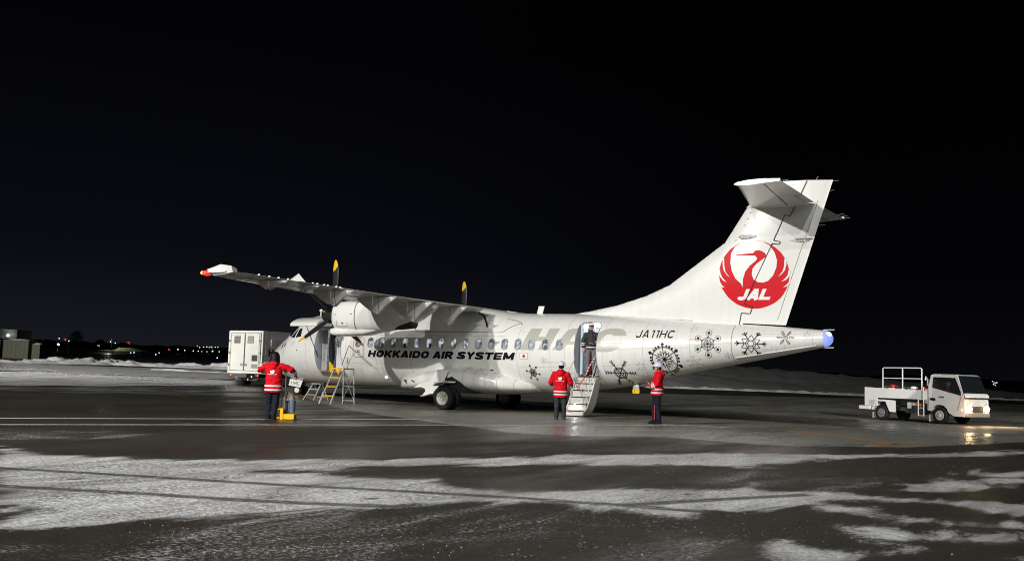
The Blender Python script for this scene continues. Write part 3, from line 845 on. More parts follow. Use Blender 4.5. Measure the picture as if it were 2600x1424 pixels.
fdec('warning_placard', ring_decal(1.30, 1.95, .55, .42, .02, .008), redp, .004)
fdec('static_port', [rrect(2.44, 1.96, .05, .05, .024), rrect(3.0, 1.92, .03, .03, .014)], dark, .005)
fdec('step_outline', [hline(2.17, 2.33, 2.27, .012), strip(2.17, 2.27, 2.15, 2.15, .012)], seam, .005)
fdec('inspection_mark', [hline(18.55, 18.85, 2.56, .018), hline(18.45, 18.9, 2.52, .012), hline(18.6, 18.8, 2.48, .012)], mat('small_red_print', (.55, .25, .24), .5), .004)
fdec('drain_mark', [hline(13.6, 14.4, 1.72, .006), strip(16.9, 1.36, 16.9, 1.42, .01)], seam, .005)
for cx, cz, w, h in ((5.35, 1.15, .5, .34), (6.5, 1.25, .34, .26), (13.3, 1.05, .4, .3), (14.2, 1.15, .22, .2), (16.9, 1.45, .3, .2), (17.9, 1.75, .24, .18), (3.9, 3.02, .3, .14), (2.7, 1.35, .4, .3), (20.9, 2.35, .26, .16)):
    fdec('access_hatch_outline', ring_decal(cx, cz, w, h, .03, .007, 3), softseam, .0036)
for x in (3.2, 5.25, 5.9, 13.0, 13.8, 16.3, 17.6, 18.1, 19.2, 20.6, 21.4): fdec('frame_joint', [vline(x, w=.005)], softseam, .003)
for q in (hline(12.6, 14.6, 2.72, .005), hline(15.6, 19.8, 2.75, .005, dz=.02), hline(5.0, 7.4, 2.85, .005), hline(20.0, 22.1, 2.75, .005)): fdec('skin_lap_joint', [q], softseam, .0032, gx=.25)
# tail cone: strake under the tail and lamp at the very end
sk = MB()
for s in (-1,):
    rg = []
    for i in range(15):
        x = 19.9 + (22.3 - 19.9) * i / 14
        zt, zb, w = prof(x)
        z = zb + (zt - zb) * .13
        y = fus_y(x, z)
        rg.append([(x, y + .01, z + .02), (x, y - .045, z + .004), (x, y - .045, z - .004), (x, y + .01, z - .03)])
    sk.rings(rg)
part('tail_strake', sk, white)
lampb = MB()
zt, zb, w = prof(22.5)
zc = (zt + zb) / 2; hh = (zt - zb) / 2
lampb.rings([[(22.5 + .24 * math.sin(a), -(w - .01) * math.cos(a) * math.cos(q), zc + (hh - .01) * math.cos(a) * math.sin(q)) for q in [2 * PI * k / 24 for k in range(24)]] for a in [0, .3, .6, .9, 1.2, 1.45, 1.56]])
taill = mat('tail_lamp_glass', (.2, .25, .8), .15, emit=(.28, .36, 1.0), estr=.8)
tl = part('tail_lamp', lampb, taill, smooth=50)
q = MB(); q.cyl((22.45, 0, zt + .015), (22.78, 0, zt + .02), .012); q.cyl((22.45, 0, zb - .015), (22.76, 0, zb - .01), .012)
ac(q.build('lamp_guard_rod', whited, tl))
bulb = MB(); bulb.ball((22.62, -.10, zc + .12), (.10, .10, .09))
ac(bulb.build('lamp_bulb', mat('white_strobe', (.9, .9, 1), .3, emit=(.55, .75, 1), estr=2.2), tl))
# roof aerials
def fin_aerial(x0, x1, z0, z1, sw, t, yy=0, name='roof_aerial'):
    m_ = MB(); m_.prism([(x0, yy - t / 2, z0), (x1, yy - t / 2, z0), (x1 + sw, yy - t / 2, z1), (x0 + sw, yy - t / 2, z1)], (0, t, 0))
    return part(name, m_, white, bevel=.004)
fin_aerial(12.44, 12.67, 3.38, 3.70, .09, .035)
for xx in (2.55, 3.15):
    m_ = MB(); m_.cyl((xx, -.15, 3.36), (xx, -.15, 3.60), .03, .03, 8); m_.ball((xx, -.15, 3.60), (.085, .05, .055)); part('roof_aerial', m_, white, smooth=50)
# cockpit glass
cg = [[(2.27, 2.46), (2.34, 2.83), (2.49, 2.83), (2.60, 2.50)], [(1.96, 2.46), (2.20, 2.46), (2.27, 2.83), (2.20, 2.80)]]
g1_ = fdec('cockpit_window', [cg[0]], glassd, .006)
g2_ = fdec('cockpit_window', [cg[1]], glassd, .006)
ws_ = [[(1.45, 2.68), (1.80, 2.52), (1.93, 2.50), (2.15, 2.86), (2.05, 3.05), (1.80, 2.98)]]
g3_ = fdec('windshield', ws_, glassd, .006, gx=.05)
# --- lettering and emblems
def clip_x(polys, x, keep_less):
    bm = shapes_bm(polys)
    bmesh.ops.bisect_plane(bm, geom=bm.verts[:] + bm.edges[:] + bm.faces[:], plane_co=(x, 0, 0), plane_no=(1, 0, 0), clear_outer=keep_less, clear_inner=not keep_less)
    return bm
def win_clear(bm):
    cut_grid(bm, .02, .02)
    kill = []
    for f in bm.faces:
        c = f.calc_center_median()
        for x in WX[12:]:
            if abs(c.x - x) < .13 and abs(c.y - WZ) < .185:
                u, v = abs(c.x - x) - .02, abs(c.y - WZ) - .075
                if math.hypot(max(u, 0), max(v, 0)) < .112: kill.append(f); break
    bmesh.ops.delete(bm, geom=kill, context='FACES')
    return bm
fdec('airline_initial', win_clear(shapes_bm([HAC_IN[0]])), greyp, .0035, gzs=None)
fdec('airline_initial', win_clear(clip_x([HAC_IN[1]], 14.685, True)), greyp, .0035, gzs=None)
CO = HAC_IN[2][:15]; CI = HAC_IN[2][15:]
def resample(P, n):
    P = [Vector(p) for p in P]; L = [0]
    for a_, b_ in zip(P[:-1], P[1:]): L.append(L[-1] + (b_ - a_).length)
    o_ = []
    for i in range(n + 1):
        d = L[-1] * i / n; j = max(k for k in range(len(L)) if L[k] <= d + 1e-9); j = min(j, len(P) - 2)
        t = (d - L[j]) / (L[j + 1] - L[j]); o_.append(tuple(P[j].lerp(P[j + 1], t)))
    return o_
ca, cb_ = resample(CO, 30), resample(CI[::-1], 30)
fdec('airline_initial', clip_x([[ca[i], ca[i + 1], cb_[i + 1], cb_[i]] for i in range(30)], 15.50, False), greyp, .0035)
fdec('airline_initials_counter', win_clear(shapes_bm(HAC_HOLE)), white, .0055, gzs=None)
NM = 'HOKKAIDO AIR SYSTEM'
for ci, ch in enumerate(NM):
    if ch != ' ': fdec('letter_outline', block_bm(NM, 6.05, 1.762, 6.33, .250, .32, 1, .36, .08, .075, only=ci), whited, .0045)
for ci, ch in enumerate(NM):
    if ch != ' ': fdec('letter', block_bm(NM, 6.05, 1.762, 6.33, .250, .32, 1, .36, .08, only=ci), black, .0085)
fdec('registration_outline', block_bm('JA11HC', 16.78, 2.575, 1.24, .25, .19, 1, .14, .22, .06), whited, .0045)
for ci in range(6): fdec('registration_letter', block_bm('JA11HC', 16.78, 2.575, 1.24, .25, .19, 1, .14, .22, only=ci), black, .0085)
fdec('flag_border', ring_decal(12.797, 1.907, .31, .205, .006, .007), seam, .0045)
fdec('flag_field', [rrect(12.797, 1.907, .29, .19, .004)], whited, .0055)
fdec('flag_disc', [[(12.80 + .052 * math.cos(a), 1.907 + .055 * math.sin(a)) for a in [2 * PI * k / 20 for k in range(20)]]], redp, .008)
# --- snowflakes
def sg(p, q, w):
    return strip(p[0], p[1], q[0], q[1], w)
def pol(r, a): return (r * math.cos(a), r * math.sin(a))
def poly_(r, n, a0=0, c=(0, 0)): return [(c[0] + r * math.cos(a0 + 2 * PI * k / n), c[1] + r * math.sin(a0 + 2 * PI * k / n)) for k in range(n)]
def outline(P, w): return [sg(P[i], P[(i + 1) % len(P)], w) for i in range(len(P))]
def flake(kind, w):
    S = []
    for k in range(6):
        a = PI / 2 + k * PI / 3
        e_ = pol(1, a)
        def on(r, s=0): 
            b = pol(r, a); t = (-math.sin(a), math.cos(a)); return (b[0] + t[0] * s, b[1] + t[1] * s)
        if kind == 'lattice_dot':
            S += [sg((0, 0), on(.82), w), poly_(.13, 10, a, on(.88))]
            h1, h2 = on(.52), pol(.52, a + PI / 3)
            S += [sg(h1, h2, w), sg(on(.26), pol(.26, a + PI / 3), w * .7), sg(on(.26), h2, w * .7), sg(pol(.26, a + PI / 3), h1, w * .7), sg(pol(.45, a + PI / 6), (0, 0), w * .7)]
        elif kind == 'lattice_hex':
            S += [sg((0, 0), on(.62), w), poly_(.10, 10, a, on(.78))] + outline(poly_(.22, 6, a, on(.78)), w * .7)
            h1, h2 = on(.50), pol(.50, a + PI / 3)
            S += [sg(h1, h2, w), sg(on(.25), pol(.25, a + PI / 3), w * .7), sg(on(.25), h2, w * .7), sg(pol(.25, a + PI / 3), h1, w * .7), sg(pol(.44, a + PI / 6), (0, 0), w * .7)]
        elif kind == 'chevron_hex':
            S += [sg((0, 0), on(.98), w)]
            for r in (.58, .74, .90):
                S += [sg(on(r), on(r + .10, .11), w), sg(on(r), on(r + .10, -.11), w)]
            for r in (.44, .34, .2): S.append(sg(on(r), pol(r, a + PI / 3), w * (1 if r > .3 else .7)))
        elif kind == 'star_tri':
            S += [sg(on(.50), on(1.0), w), sg(on(.72), on(.92, .16), w), sg(on(.72), on(.92, -.16), w)]
            for r in (.36, .22): S.append(sg(on(r), pol(r, a + PI / 3), w * .7))
            S += [sg(on(.22), on(.36), w * .7)]
            t = pol(.66, a + PI / 6)
            S += [sg(on(.40), t, w * .7), sg(t, pol(.40, a + PI / 3), w * .7), sg(on(.40), on(.52), w * .7)]
        elif kind == 'feather':
            S += [[on(1.0), on(.80, .06), on(.80, -.06)]]
            for r in (.34, .50, .66):
                S += [[on(r - .02), on(r + .14, .05), on(r + .16, .17), on(r + .05, .10)], [on(r - .02), on(r + .14, -.05), on(r + .16, -.17), on(r + .05, -.10)]]
            S += [sg(on(.26), pol(.26, a + PI / 3), w * .8), sg(on(.12), pol(.12, a + PI / 3), w * .7)]
        elif kind == 'rosette':
            for j in (0, PI / 6):
                pass
            b = a + PI / 6
            S += [sg((0, 0), on(.76), w), sg((0, 0), pol(.44, b), w * .8)]
            t1, t2 = pol(.46, b - .24), pol(.46, b + .24)
            S += [sg(pol(.24, b), pol(.52, b - .23), w * .7), sg(pol(.24, b), pol(.52, b + .23), w * .7), sg(on(.30), pol(.52, b - .23), w * .7), sg(pol(.30, a + PI / 3), pol(.52, b + .23), w * .7)]
            S += [sg(on(.76), pol(.74, a + PI / 6), w), sg(pol(.74, a + PI / 6), pol(.76, a + PI / 3), w)]
            for off, l, wd in ((0, .30, .12), (-.30, .20, .075), (.30, .20, .075), (.52, .22, .08)):
                c0 = pol(.74 if off == 0 else .70, a + off)
                aa = a + off * 1.1
                tx = (math.cos(aa), math.sin(aa)); ty = (-tx[1], tx[0])
                S.append([(c0[0], c0[1]), (c0[0] + tx[0] * l * .65 + ty[0] * wd, c0[1] + tx[1] * l * .65 + ty[1] * wd), (c0[0] + tx[0] * l, c0[1] + tx[1] * l), (c0[0] + tx[0] * l * .65 - ty[0] * wd, c0[1] + tx[1] * l * .65 - ty[1] * wd)])
        elif kind == 'plain':
            S += [sg(on(.1), on(1), w), sg(on(.6), on(.85, .2), w), sg(on(.6), on(.85, -.2), w)]
        elif kind == 'petal':
            S += [[on(.25), on(.6, .10), on(1, .05), on(1, -.05), on(.6, -.10)]]
        elif kind == 'ringed':
            S += [sg(on(.45), on(1), w), sg(on(.72), on(.9, .15), w), sg(on(.72), on(.9, -.15), w), sg(on(.45), pol(.45, a + PI / 3), w), sg(on(.2), pol(.2, a + PI / 3), w)]
    return S
def put_flake(kind, x, z, rx, rz_, rot, m, w):
    w = w * ((1.05 if 'lattice' in kind or kind == 'chevron_hex' else 1.4) if m is black else 1.2)
    S = flake(kind, w)
    c, s = math.cos(rot), math.sin(rot)
    bm = bmesh.new()
    for i, p in enumerate(S):
        k = .0002 * (i % 12)
        vs = [bm.verts.new((x + (u * c - v * s) * rx, z + (u * s + v * c) * rz_, k)) for u, v in p]
        try: bm.faces.new(vs)
        except ValueError: pass
    fdec('snowflake_print', bm, m, .0045, gx=None, gzs=.08)
put_flake('lattice_dot', 13.075, 1.36, .27, .27, .32, black, .055)
put_flake('plain', 13.56, 1.77, .11, .11, 0, snowgrey, .10)
put_flake('chevron_hex', 16.205, 1.43, .50, .44, .52, black, .05)
put_flake('petal', 16.93, 1.66, .15, .15, .2, snowgrey, .1)
put_flake('rosette', 17.735, 1.90, .53, .52, .10, black, .035)
put_flake('lattice_hex', 19.11, 2.41, .45, .44, 0, black, .035)
put_flake('petal', 18.60, 2.87, .13, .11, .3, snowgrey, .1)
put_flake('star_tri', 20.415, 2.44, .48, .40, .5, black, .05)
put_flake('feather', 21.43, 2.64, .29, .25, .5, black, .06)
put_flake('petal', 22.05, 2.74, .13, .11, 0, snowgrey, .1)
put_flake('plain', 19.70, 2.07, .12, .10, 0, snowgrey, .12)
put_flake('ringed', 18.65, 1.83, .26, .2, .1, snowgrey, .05)

# --- doors
rimm = mat('door_seal', (.20, .20, .20), .6)
fdec('door_surround', ring_decal(15.09, 2.175, .80, 1.79, .15, .022, 6), rimm, .004, gzs=.08)
fdec('cargo_door_surround', ring_decal(4.10, 1.985, 1.34, 1.71, .14, .02, 6), rimm, .004, gzs=.08)
lin = MB()
lin.box((15.09, -.62, 1.305), (.74, 1.1, .02))
part('cabin_floor', lin, mat('cabin_carpet', (.10, .09, .10), .8))
cw = MB(); cw.box((14.82, -.62, 2.17), (.10, .95, 1.66)); part('entry_wall_panel', cw, mat('pale_blue_panel', (.42, .50, .58), .45), bevel=.02)
cw = MB()
for i in range(7): cw.box((14.93 + .02 * (i % 2), -.42 - i * .045, 2.12), (.045, .05, 1.58))
part('burgundy_curtain', cw, mat('burgundy_fabric', (.16, .008, .025), .8, bump=.3), bevel=.01)
cw = MB(); cw.box((15.30, -.30, 2.66), (.30, .03, .70)); part('lit_galley_panel', cw, mat('lit_galley_white', (.8, .85, .9), .4, emit=(.85, .95, 1.0), estr=1.1))
cw = MB(); cw.box((15.34, -.32, 1.72), (.26, .05, .80)); part('dark_galley_unit', cw, mat('dark_galley', (.02, .025, .04), .5))
cw = MB(); cw.box((15.09, -.93, 1.325), (.72, .10, .03)); part('door_threshold', cw, yellow)
ll = bpy.data.lights.new('entry_lamp', 'POINT'); ll.energy = 22; ll.shadow_soft_size = .08; ll.color = (.9, .96, 1)
lo = bpy.data.objects.new('entry_lamp', ll); COL.objects.link(lo); lo.location = (15.15 - XM, -.55, 2.95); lo.parent = plane
# cargo bay
cb = MB()
cb.box((4.10, -.90, 1.165), (1.26, .9, .02)); part('cargo_floor', cb, mat('worn_cargo_floor', (.28, .24, .16), .6, var=.3))
cb = MB(); cb.box((3.62, -.60, 1.98), (.28, .9, 1.6)); cb.box((3.95, -.12, 2.0), (.6, .1, 1.6)); part('cargo_liner', cb, mat('grey_liner', (.30, .30, .30), .6, var=.2), bevel=.02)
cb = MB()
for i in range(9): cb.box((3.95 + .05 * i, -.68 - .02 * (i % 2), 1.72), (.05, .02, 1.05))
part('white_cargo_curtain', cb, mat('translucent_curtain', (.60, .61, .62), .5, bump=.3))
cb = MB()
for i in range(6): cb.cyl((4.42 + .06 * i, -.80, 1.2), (4.42 + .06 * i, -.80, 2.75), .008, n=6)
for i in range(10): cb.cyl((4.40, -.80, 1.25 + .15 * i), (4.74, -.80, 1.25 + .15 * i), .008, n=6)
part('cargo_net', cb, mat('white_webbing', (.7, .7, .72), .6))
cb = MB(); cb.box((4.60, -.30, 1.98), (.3, .1, 1.55)); part('cargo_bulkhead', cb, mat('dark_bulkhead', (.03, .035, .05), .6))
cb = MB()
for i in range(9): cb.box((3.55 + i * .13, -1.10 - .02 * (i % 3), 1.20), (.08, .10, .035))
part('cargo_rollers', cb, mat('brass_rollers', (.45, .30, .10), .4, metal=.5, var=.3))
ll = bpy.data.lights.new('cargo_lamp', 'POINT'); ll.energy = 9; ll.shadow_soft_size = .06
lo = bpy.data.objects.new('cargo_lamp', ll); COL.objects.link(lo); lo.location = (4.45 - XM, -.6, 2.70); lo.parent = plane
# upward opening cargo door, hinged at its top edge
cd_ = MB()
rg = []
for i in range(11):
    t = i / 10
    y = -1.22 - 1.62 * t
    z = float(np.interp(t, [0, .3, .75, .93, 1], [3.17, 3.17, 3.09, 2.98, 2.90]))
    th = z - float(np.interp(t, [0, .5, 1], [2.97, 2.86, 2.82]))
    c0, c1 = 3.44, 4.76
    rg.append([(c0, y, z), (c0 + .04, y, z + .05), (c1 - .04, y, z + .05), (c1, y, z), (c1, y, z - th), (c0, y, z - th)])
cd_.rings(rg)
cdo = part('cargo_door', cd_, white, smooth=50, bevel=.02)
st_ = MB(); st_.tube([(3.62, -2.25, 3.05), (3.60, -1.38, 1.72)], .016, 6); st_.tube([(3.60, -1.50, 1.95), (3.60, -1.40, 1.72)], .026, 6)
st_.tube([(4.66, -1.85, 3.1), (4.66, -1.42, 2.1)], .014, 6)
ac(st_.build('door_strut', steel, cdo))
dt = MB()
for i in range(3): dt.ball((3.435, -1.55 - .45 * i, 3.08), (.008, .02, .02), 8, 4)
ac(dt.build('door_latch', dark, cdo))
# rods and cable by the mid cabin
rp_ = MB(); rp_.tube([(4.9, -1.50, 1.42), (5.5, -1.85, 2.15)], .014, 6); rp_.tube([(5.5, -1.85, 2.15), (6.3, -1.47, 1.42)], .012, 6)
rp_.tube([(5.1, -1.44, 1.72), (5.13, -1.46, 1.62), (5.12, -1.44, 1.5)], .012, 6)
part('door_stay_rod', rp_, steel)

# --- airstair (door folded down)
stw = mat('airstair_white', (.66, .665, .62), .45, var=.12, vscale=7)
flp = [(-1.02, 1.27), (-.98, .95), (-1.10, .62), (-1.28, .33), (-1.62, .03), (-1.95, -.02 + .03), (-2.10, .03), (-2.10, .13), (-1.90, .24), (-1.72, .45), (-1.58, .70), (-1.45, .95), (-1.34, 1.15), (-1.22, 1.27)]
air = MB()
for x in (14.70, 15.43):
    air.prism([(x, a, b) for a, b in flp], (.045, 0, 0))
skn = flp[1:8]
rg = [[(14.70, a, b), (15.475, a, b), (15.475, a - .03, b + .03), (14.70, a - .03, b + .03)] for a, b in skn]
air.rings(rg)
airo = part('airstair', air, stw, smooth=40, bevel=.008)
STEPS = [(-1.30, 1.08), (-1.45, .86), (-1.60, .64), (-1.76, .42), (-1.93, .20)]
treadm = mat('stair_tread', (.50, .49, .45), .55, var=.2, vscale=20)
for i, (y, z) in enumerate(STEPS):
    t_ = MB(); t_.box((15.08, y + .04, z), (.66, .20, .025)); t_.box((15.08, y + .10, z + .085), (.66, .015, .17))
    for k in range(9): t_.box((14.80 + .07 * k, y + .092, z + .085), (.008, .006, .15))
    ac(t_.build('stair_step', treadm, airo))
b_ = MB(); b_.box((15.08, -2.02, .07), (.72, .20, .09)); ac(b_.build('stair_foot', stw, airo, bevel=.02))
b_ = MB(); b_.box((14.98, -2.125, .16), (.16, .012, .06)); ac(b_.build('red_step_plate', redpl, airo))
b_ = MB(); b_.lathe((15.05, -1.90, .33), (0, -1, .2), [(0, .05), (.03, .05), (.035, .035)], 14)
ac(b_.build('step_lamp', mat('step_lamp_lens', (1, 1, 1), .3, emit=(1, .98, .92), estr=14), airo))
ll = bpy.data.lights.new('step_lamp', 'SPOT'); ll.energy = 5; ll.shadow_soft_size = .04; ll.spot_size = R(120)
lo = bpy.data.objects.new('step_lamp', ll); COL.objects.link(lo); lo.location = (15.05 - XM, -1.98, .34); lo.rotation_euler = (R(50), 0, 0); lo.parent = plane
hr = MB()
hr.tube([(15.44, -1.92, .42), (15.46, -1.62, 1.12), (15.46, -1.16, 1.95)], .018, 8)
hr.tube([(15.44, -1.50, .75), (15.44, -1.30, 1.30), (15.45, -1.1, 1.6)], .014, 8)
hr.tube([(14.72, -1.60, .72), (14.70, -1.42, 1.25), (14.66, -1.30, 1.95)], .014, 8)
hr.tube([(14.66, -1.75, 1.30), (14.95, -1.85, 1.38)], .012, 8)
hr.tube([(14.72, -1.95, .45), (14.60, -1.75, 1.25), (14.72, -1.32, 1.90)], .012, 8)
ac(hr.build('handrail', alum, airo))
rope = bpy.data.materials.new('red_white_striped_rope'); rope.use_nodes = True
_n = rope.node_tree.nodes; _l = rope.node_tree.links; _b = _n['Principled BSDF']
_tc = _n.new('ShaderNodeTexCoord'); _w = _n.new('ShaderNodeTexWave'); _w.bands_direction = 'Z'; _w.inputs['Scale'].default_value = 3.2
_cr = _n.new('ShaderNodeValToRGB'); _cr.color_ramp.interpolation = 'CONSTANT'
_cr.color_ramp.elements[0].color = (.7, .7, .68, 1); _cr.color_ramp.elements[1].position = .5; _cr.color_ramp.elements[1].color = (.55, .02, .03, 1)
_l.new(_tc.outputs['Object'], _w.inputs[0]); _l.new(_w.outputs['Color'], _cr.inputs[0]); _l.new(_cr.outputs[0], _b.inputs['Base Color'])
hr = MB(); hr.tube([(15.40, -1.15, 1.98), (15.26, -1.35, 1.62), (15.16, -1.42, 1.30)], .022, 8)
ac(hr.build('striped_rope', rope, airo))
hr = MB(); hr.tube([(15.16, -1.42, 1.30), (15.08, -1.75, .95)], .016, 8); hr.prism([(15.02, -1.76, .98), (15.12, -1.76, .98), (15.06, -1.78, .84)], (0, -.01, 0))
ac(hr.build('red_strap', redpl, airo))
hr = MB(); hr.tube([(14.74, -1.45, 1.28), (14.9, -1.55, .95), (15.0, -1.6, .85)], .010, 6); hr.tube([(15.08, -1.7, .95), (15.3, -1.8, .5), (15.32, -1.82, .42)], .010, 6)
ac(hr.build('stair_cable', steel, airo))

# --- wing centre fairing on the roof
fr = MB(); rg = []
for i in range(37):
    x = 7.55 + (12.55 - 7.55) * i / 36
    f0 = sst(7.55, 8.5, x); f1 = 1 - sst(11.0, 12.55, x)
    f = min(f0, f1 ** .8)
    top = 3.42 + .19 * min(sst(7.6, 8.7, x), 1 - sst(9.9, 11.9, x))
    zl = 2.60 + .62 * (1 - min(1, f0 * 1.4)) + .40 * (1 - min(1, f1 * 2.2))
    zt_, zb_, w_ = prof(x)
    row = []
    for k in range(33):
        u = k / 32
        a0 = math.asin(min(.98, (zl - (zt_ + zb_) / 2) / ((zt_ - zb_) / 2)))
        a = a0 + (PI - 2 * a0) * u
        bulge = (.004 + .035 * f) if 0 < k < 32 else -.01
        y = -(w_ + bulge) * math.cos(a); z = (zt_ + zb_) / 2 + ((zt_ - zb_) / 2 + bulge) * math.sin(a)
        s = sst(.25, .98, math.sin(a))
        z += (top - 3.42) * s ** 2
        y *= 1 - .0 * s
        row.append((x, y, z))
    rg.append(row)
fr.rings(rg, caps=False, closed=False)
part('wing_fairing', fr, white, smooth=60)
sm = MB()
def fair_edge(side):
    P = []
    for i in range(2, 36):
        r = rg[i][1] if side < 0 else rg[i][31]
        P.append((r[0], r[1] - .004 * (1 if side < 0 else -1), r[2]))
    return P
sm.tube(fair_edge(-1), .009, 5)
part('fairing_seam', sm, seam)
sm = MB(); sm.tube([(x, fus_y(x, z, .05), z) for x, z in ((12.49, 2.99), (12.44, 3.06), (12.2, 3.13), (11.8, 3.20), (11.4, 3.27), (11.0, 3.33), (10.7, 3.36))], .008, 5)
part('fairing_seam', sm, seam)
slot = []
for i, row in enumerate(rg):
    x = row[0][0]
    if 10.35 < x < 11.2:
        zt2 = float(np.interp(x, [10.4, 10.8, 11.05, 11.15], [3.46, 3.28, 3.05, 2.88]))
        k = min(range(1, 14), key=lambda q: abs(row[q][2] - zt2)); p = Vector(row[k])
        slot.append(p + Vector((0, -1, .5)).normalized() * .012)
slot = [slot[0], slot[len(slot) // 2], slot[-1]] if len(slot) < 5 else [slot[0], slot[len(slot) // 3], slot[2 * len(slot) // 3], slot[-1]]
sm = MB(); sm.tube(slot, .035, 6); part('fairing_slot', sm, dark, smooth=60)

# --- main gear sponson
sp = MB(); rg = []
SS = [(7.0, .62, .60, 1.02), (7.4, .98, .60, 1.1), (7.9, 1.30, .58, 1.22), (8.6, 1.62, .57, 1.38), (9.4, 1.80, .56, 1.50), (10.6, 1.86, .56, 1.58), (11.3, 1.80, .57, 1.50), (11.8, 1.62, .58, 1.36), (12.2, 1.40, .62, 1.22), (12.6, 1.10, .66, 1.12), (12.9, .70, .72, 1.0)]
SSa = np.array(SS)
def spon(x):
    return [float(np.interp(x, SSa[:, 0], SSa[:, i])) for i in (1, 2, 3)]
for i in range(41):
    x = 7.0 + 5.9 * i / 40
    W, b, t = spon(x)
    row = []
    for k in range(48):
        a = 2 * PI * k / 48
        c, s = math.cos(a), math.sin(a)
        ex = 2 / 2.7
        row.append((x, -W * math.copysign(abs(c) ** ex, c), (b + t) / 2 + (t - b) / 2 * math.copysign(abs(s) ** ex, s)))
    rg.append(row)
sp.rings(rg)
part('landing_gear_fairing', sp, white, smooth=50)
sl = MB()
def spline_(x, a0, a1, r=.007, n=12):
    W, b, t = spon(x); P = []
    for i in range(n + 1):
        a = a0 + (a1 - a0) * i / n; c, s = math.cos(a), math.sin(a); ex = 2 / 2.7
        P.append((x, -(W + .002) * math.copysign(abs(c) ** ex, c), (b + t) / 2 + ((t - b) / 2 + .002) * math.copysign(abs(s) ** ex, s)))
    sl.tube(P, r, 4)
for x in (10.62, 11.05, 11.45, 11.85, 12.35): spline_(x, -1.2, 1.0)
for x0 in (10.75, 11.15, 11.55):
    for zz in (1.42, ): sl.box((x0 + .1, -1.68 + (x0 - 10.7) * .12, zz), (.16, .02, .010))
part('sponson_panel_seam', sl, mat('worn_seam', (.30, .30, .28), .6))
sl = MB(); sl.box((11.66, -1.60, 1.40), (.12, .02, .035)); sl.prism([(8.15, -1.50, .98), (8.35, -1.58, .95), (8.33, -1.57, .90)], (0, -.02, 0)); sl.prism([(7.55, -1.12, .98), (7.72, -1.2, .97), (7.80, -1.22, .80)], (0, -.02, 0))
part('fairing_vent', sl, dark)

# --- landing gear
def wheel(name, x, y, z, r, w, side=-1, hub=hubm, parent=None):
    t_ = MB()
    pr = [(-w / 2, r * .60), (-w / 2, r * .80), (-w * .42, r * .93), (-w * .25, r * .99), (0, r), (w * .25, r * .99), (w * .42, r * .93), (w / 2, r * .80), (w / 2, r * .60)]
    t_.lathe((x, y, z), (0, 1, 0), pr, 32)
    wo_ = t_.build(name, rubber, parent or plane, smooth=35)
    h_ = MB(); h_.lathe((x, y + side * w * .50, z), (0, side, 0), [(-.02, r * .62), (.0, r * .60), (.012, r * .56), (.008, r * .30), (.03, r * .26), (.035, r * .14), (.02, r * .12), (.02, .001)], 24)
    ho = h_.build('hub', hub, wo_, smooth=35)
    g_ = MB()
    for k in range(3): 
        a = .6 + k * 2.1; g_.ball((x + r * .44 * math.cos(a), y + side * (w * .50 + .012), z + r * .44 * math.sin(a)), (r * .07, .006, r * .07), 8, 4)
    bo = g_.build('wheel_bolt', dark, wo_)
    if parent is None:
        for o in (wo_, ho, bo): ac(o)
    return wo_
for y, s in ((-2.25, -1), (-1.86, -1), (1.80, -1), (2.20, 1)):
    wheel('main_wheel', 10.17, y, .395, .395, .26, s, hubm if y < 1.7 else mat('shaded_alloy_hub', (.12, .12, .13), .4, metal=.5))  # far-side hubs darkened in colour, shade put in
lg = MB()
for s in (-1, 1):
    lg.cyl((10.17, s * 2.3, .395), (10.17, s * 1.75, .395), .06); lg.cyl((10.17, s * 2.05, .395), (9.85, s * 1.80, 1.2), .07); lg.cyl((10.2, s * 2.05, .45), (10.6, s * 1.5, .95), .05)
    lg.tube([(9.75, s * 2.2, .50), (9.70, s * 2.22, .42), (9.74, s * 2.2, .34), (9.82, s * 2.2, .36), (9.80, s * 2.2, .46)], .018, 6)
part('main_gear_leg', lg, steel, smooth=40)
ww = MB(); ww.rings([[(9.72, y, z), (9.72 + .45, y, z + .16), (10.55, y, z - .02), (10.9, y, z - .40), (9.6, y, z - .42)] for y, z in ((-1.875, .98), (-1.0, .98))])  # black block standing in for the shade inside the open well
part('wheel_well', ww, dark)
# gear doors in front of the wheel
gd = MB()
gd.rings([[(9.46, -1.80, 1.36), (10.03, -1.86, 1.33), (9.98, -2.06, .93), (9.42, -2.02, .94)], [(9.46, -1.78, 1.36), (10.03, -1.84, 1.33), (9.98, -2.04, .93), (9.42, -2.00, .94)]])
gd.rings([[(9.62, -1.84, 1.34), (9.70, -1.86, 1.34), (9.88, -2.08, .93), (9.56, -2.06, .93)], [(9.62, -1.83, 1.34), (9.70, -1.84, 1.34), (9.88, -2.02, .93), (9.56, -2.00, .93)]])
part('gear_door', gd, white, bevel=.004)
gd = MB()
gd.prism([(8.69, -2.0, .71), (8.95, -2.0, .86), (9.30, -2.0, .95), (9.80, -2.0, .97), (10.47, -2.0, .98), (10.44, -2.0, .93), (10.05, -2.0, .91), (9.78, -2.0, .80), (9.62, -2.0, .66), (9.50, -2.0, .50), (9.10, -2.0, .40), (9.04, -2.0, .42), (9.20, -2.0, .60), (9.16, -2.0, .70), (8.98, -2.0, .74)], (0, -.03, 0))
part('gear_door', gd, white, bevel=.006)
gd = MB()
gd.rings([[(9.78 + .02, y, .80), (9.95, y, .90), (10.2, y, .935), (10.2, y, .96), (9.92, y, .93), (9.76, y, .82)] for y in (-2.46, -1.9)])
gd.rings([[(9.10, y, .41), (9.5, y, .51), (9.5, y, .53), (9.12, y, .44)] for y in (-2.2, -1.99)])
part('wheel_mudguard', gd, white, bevel=.004)
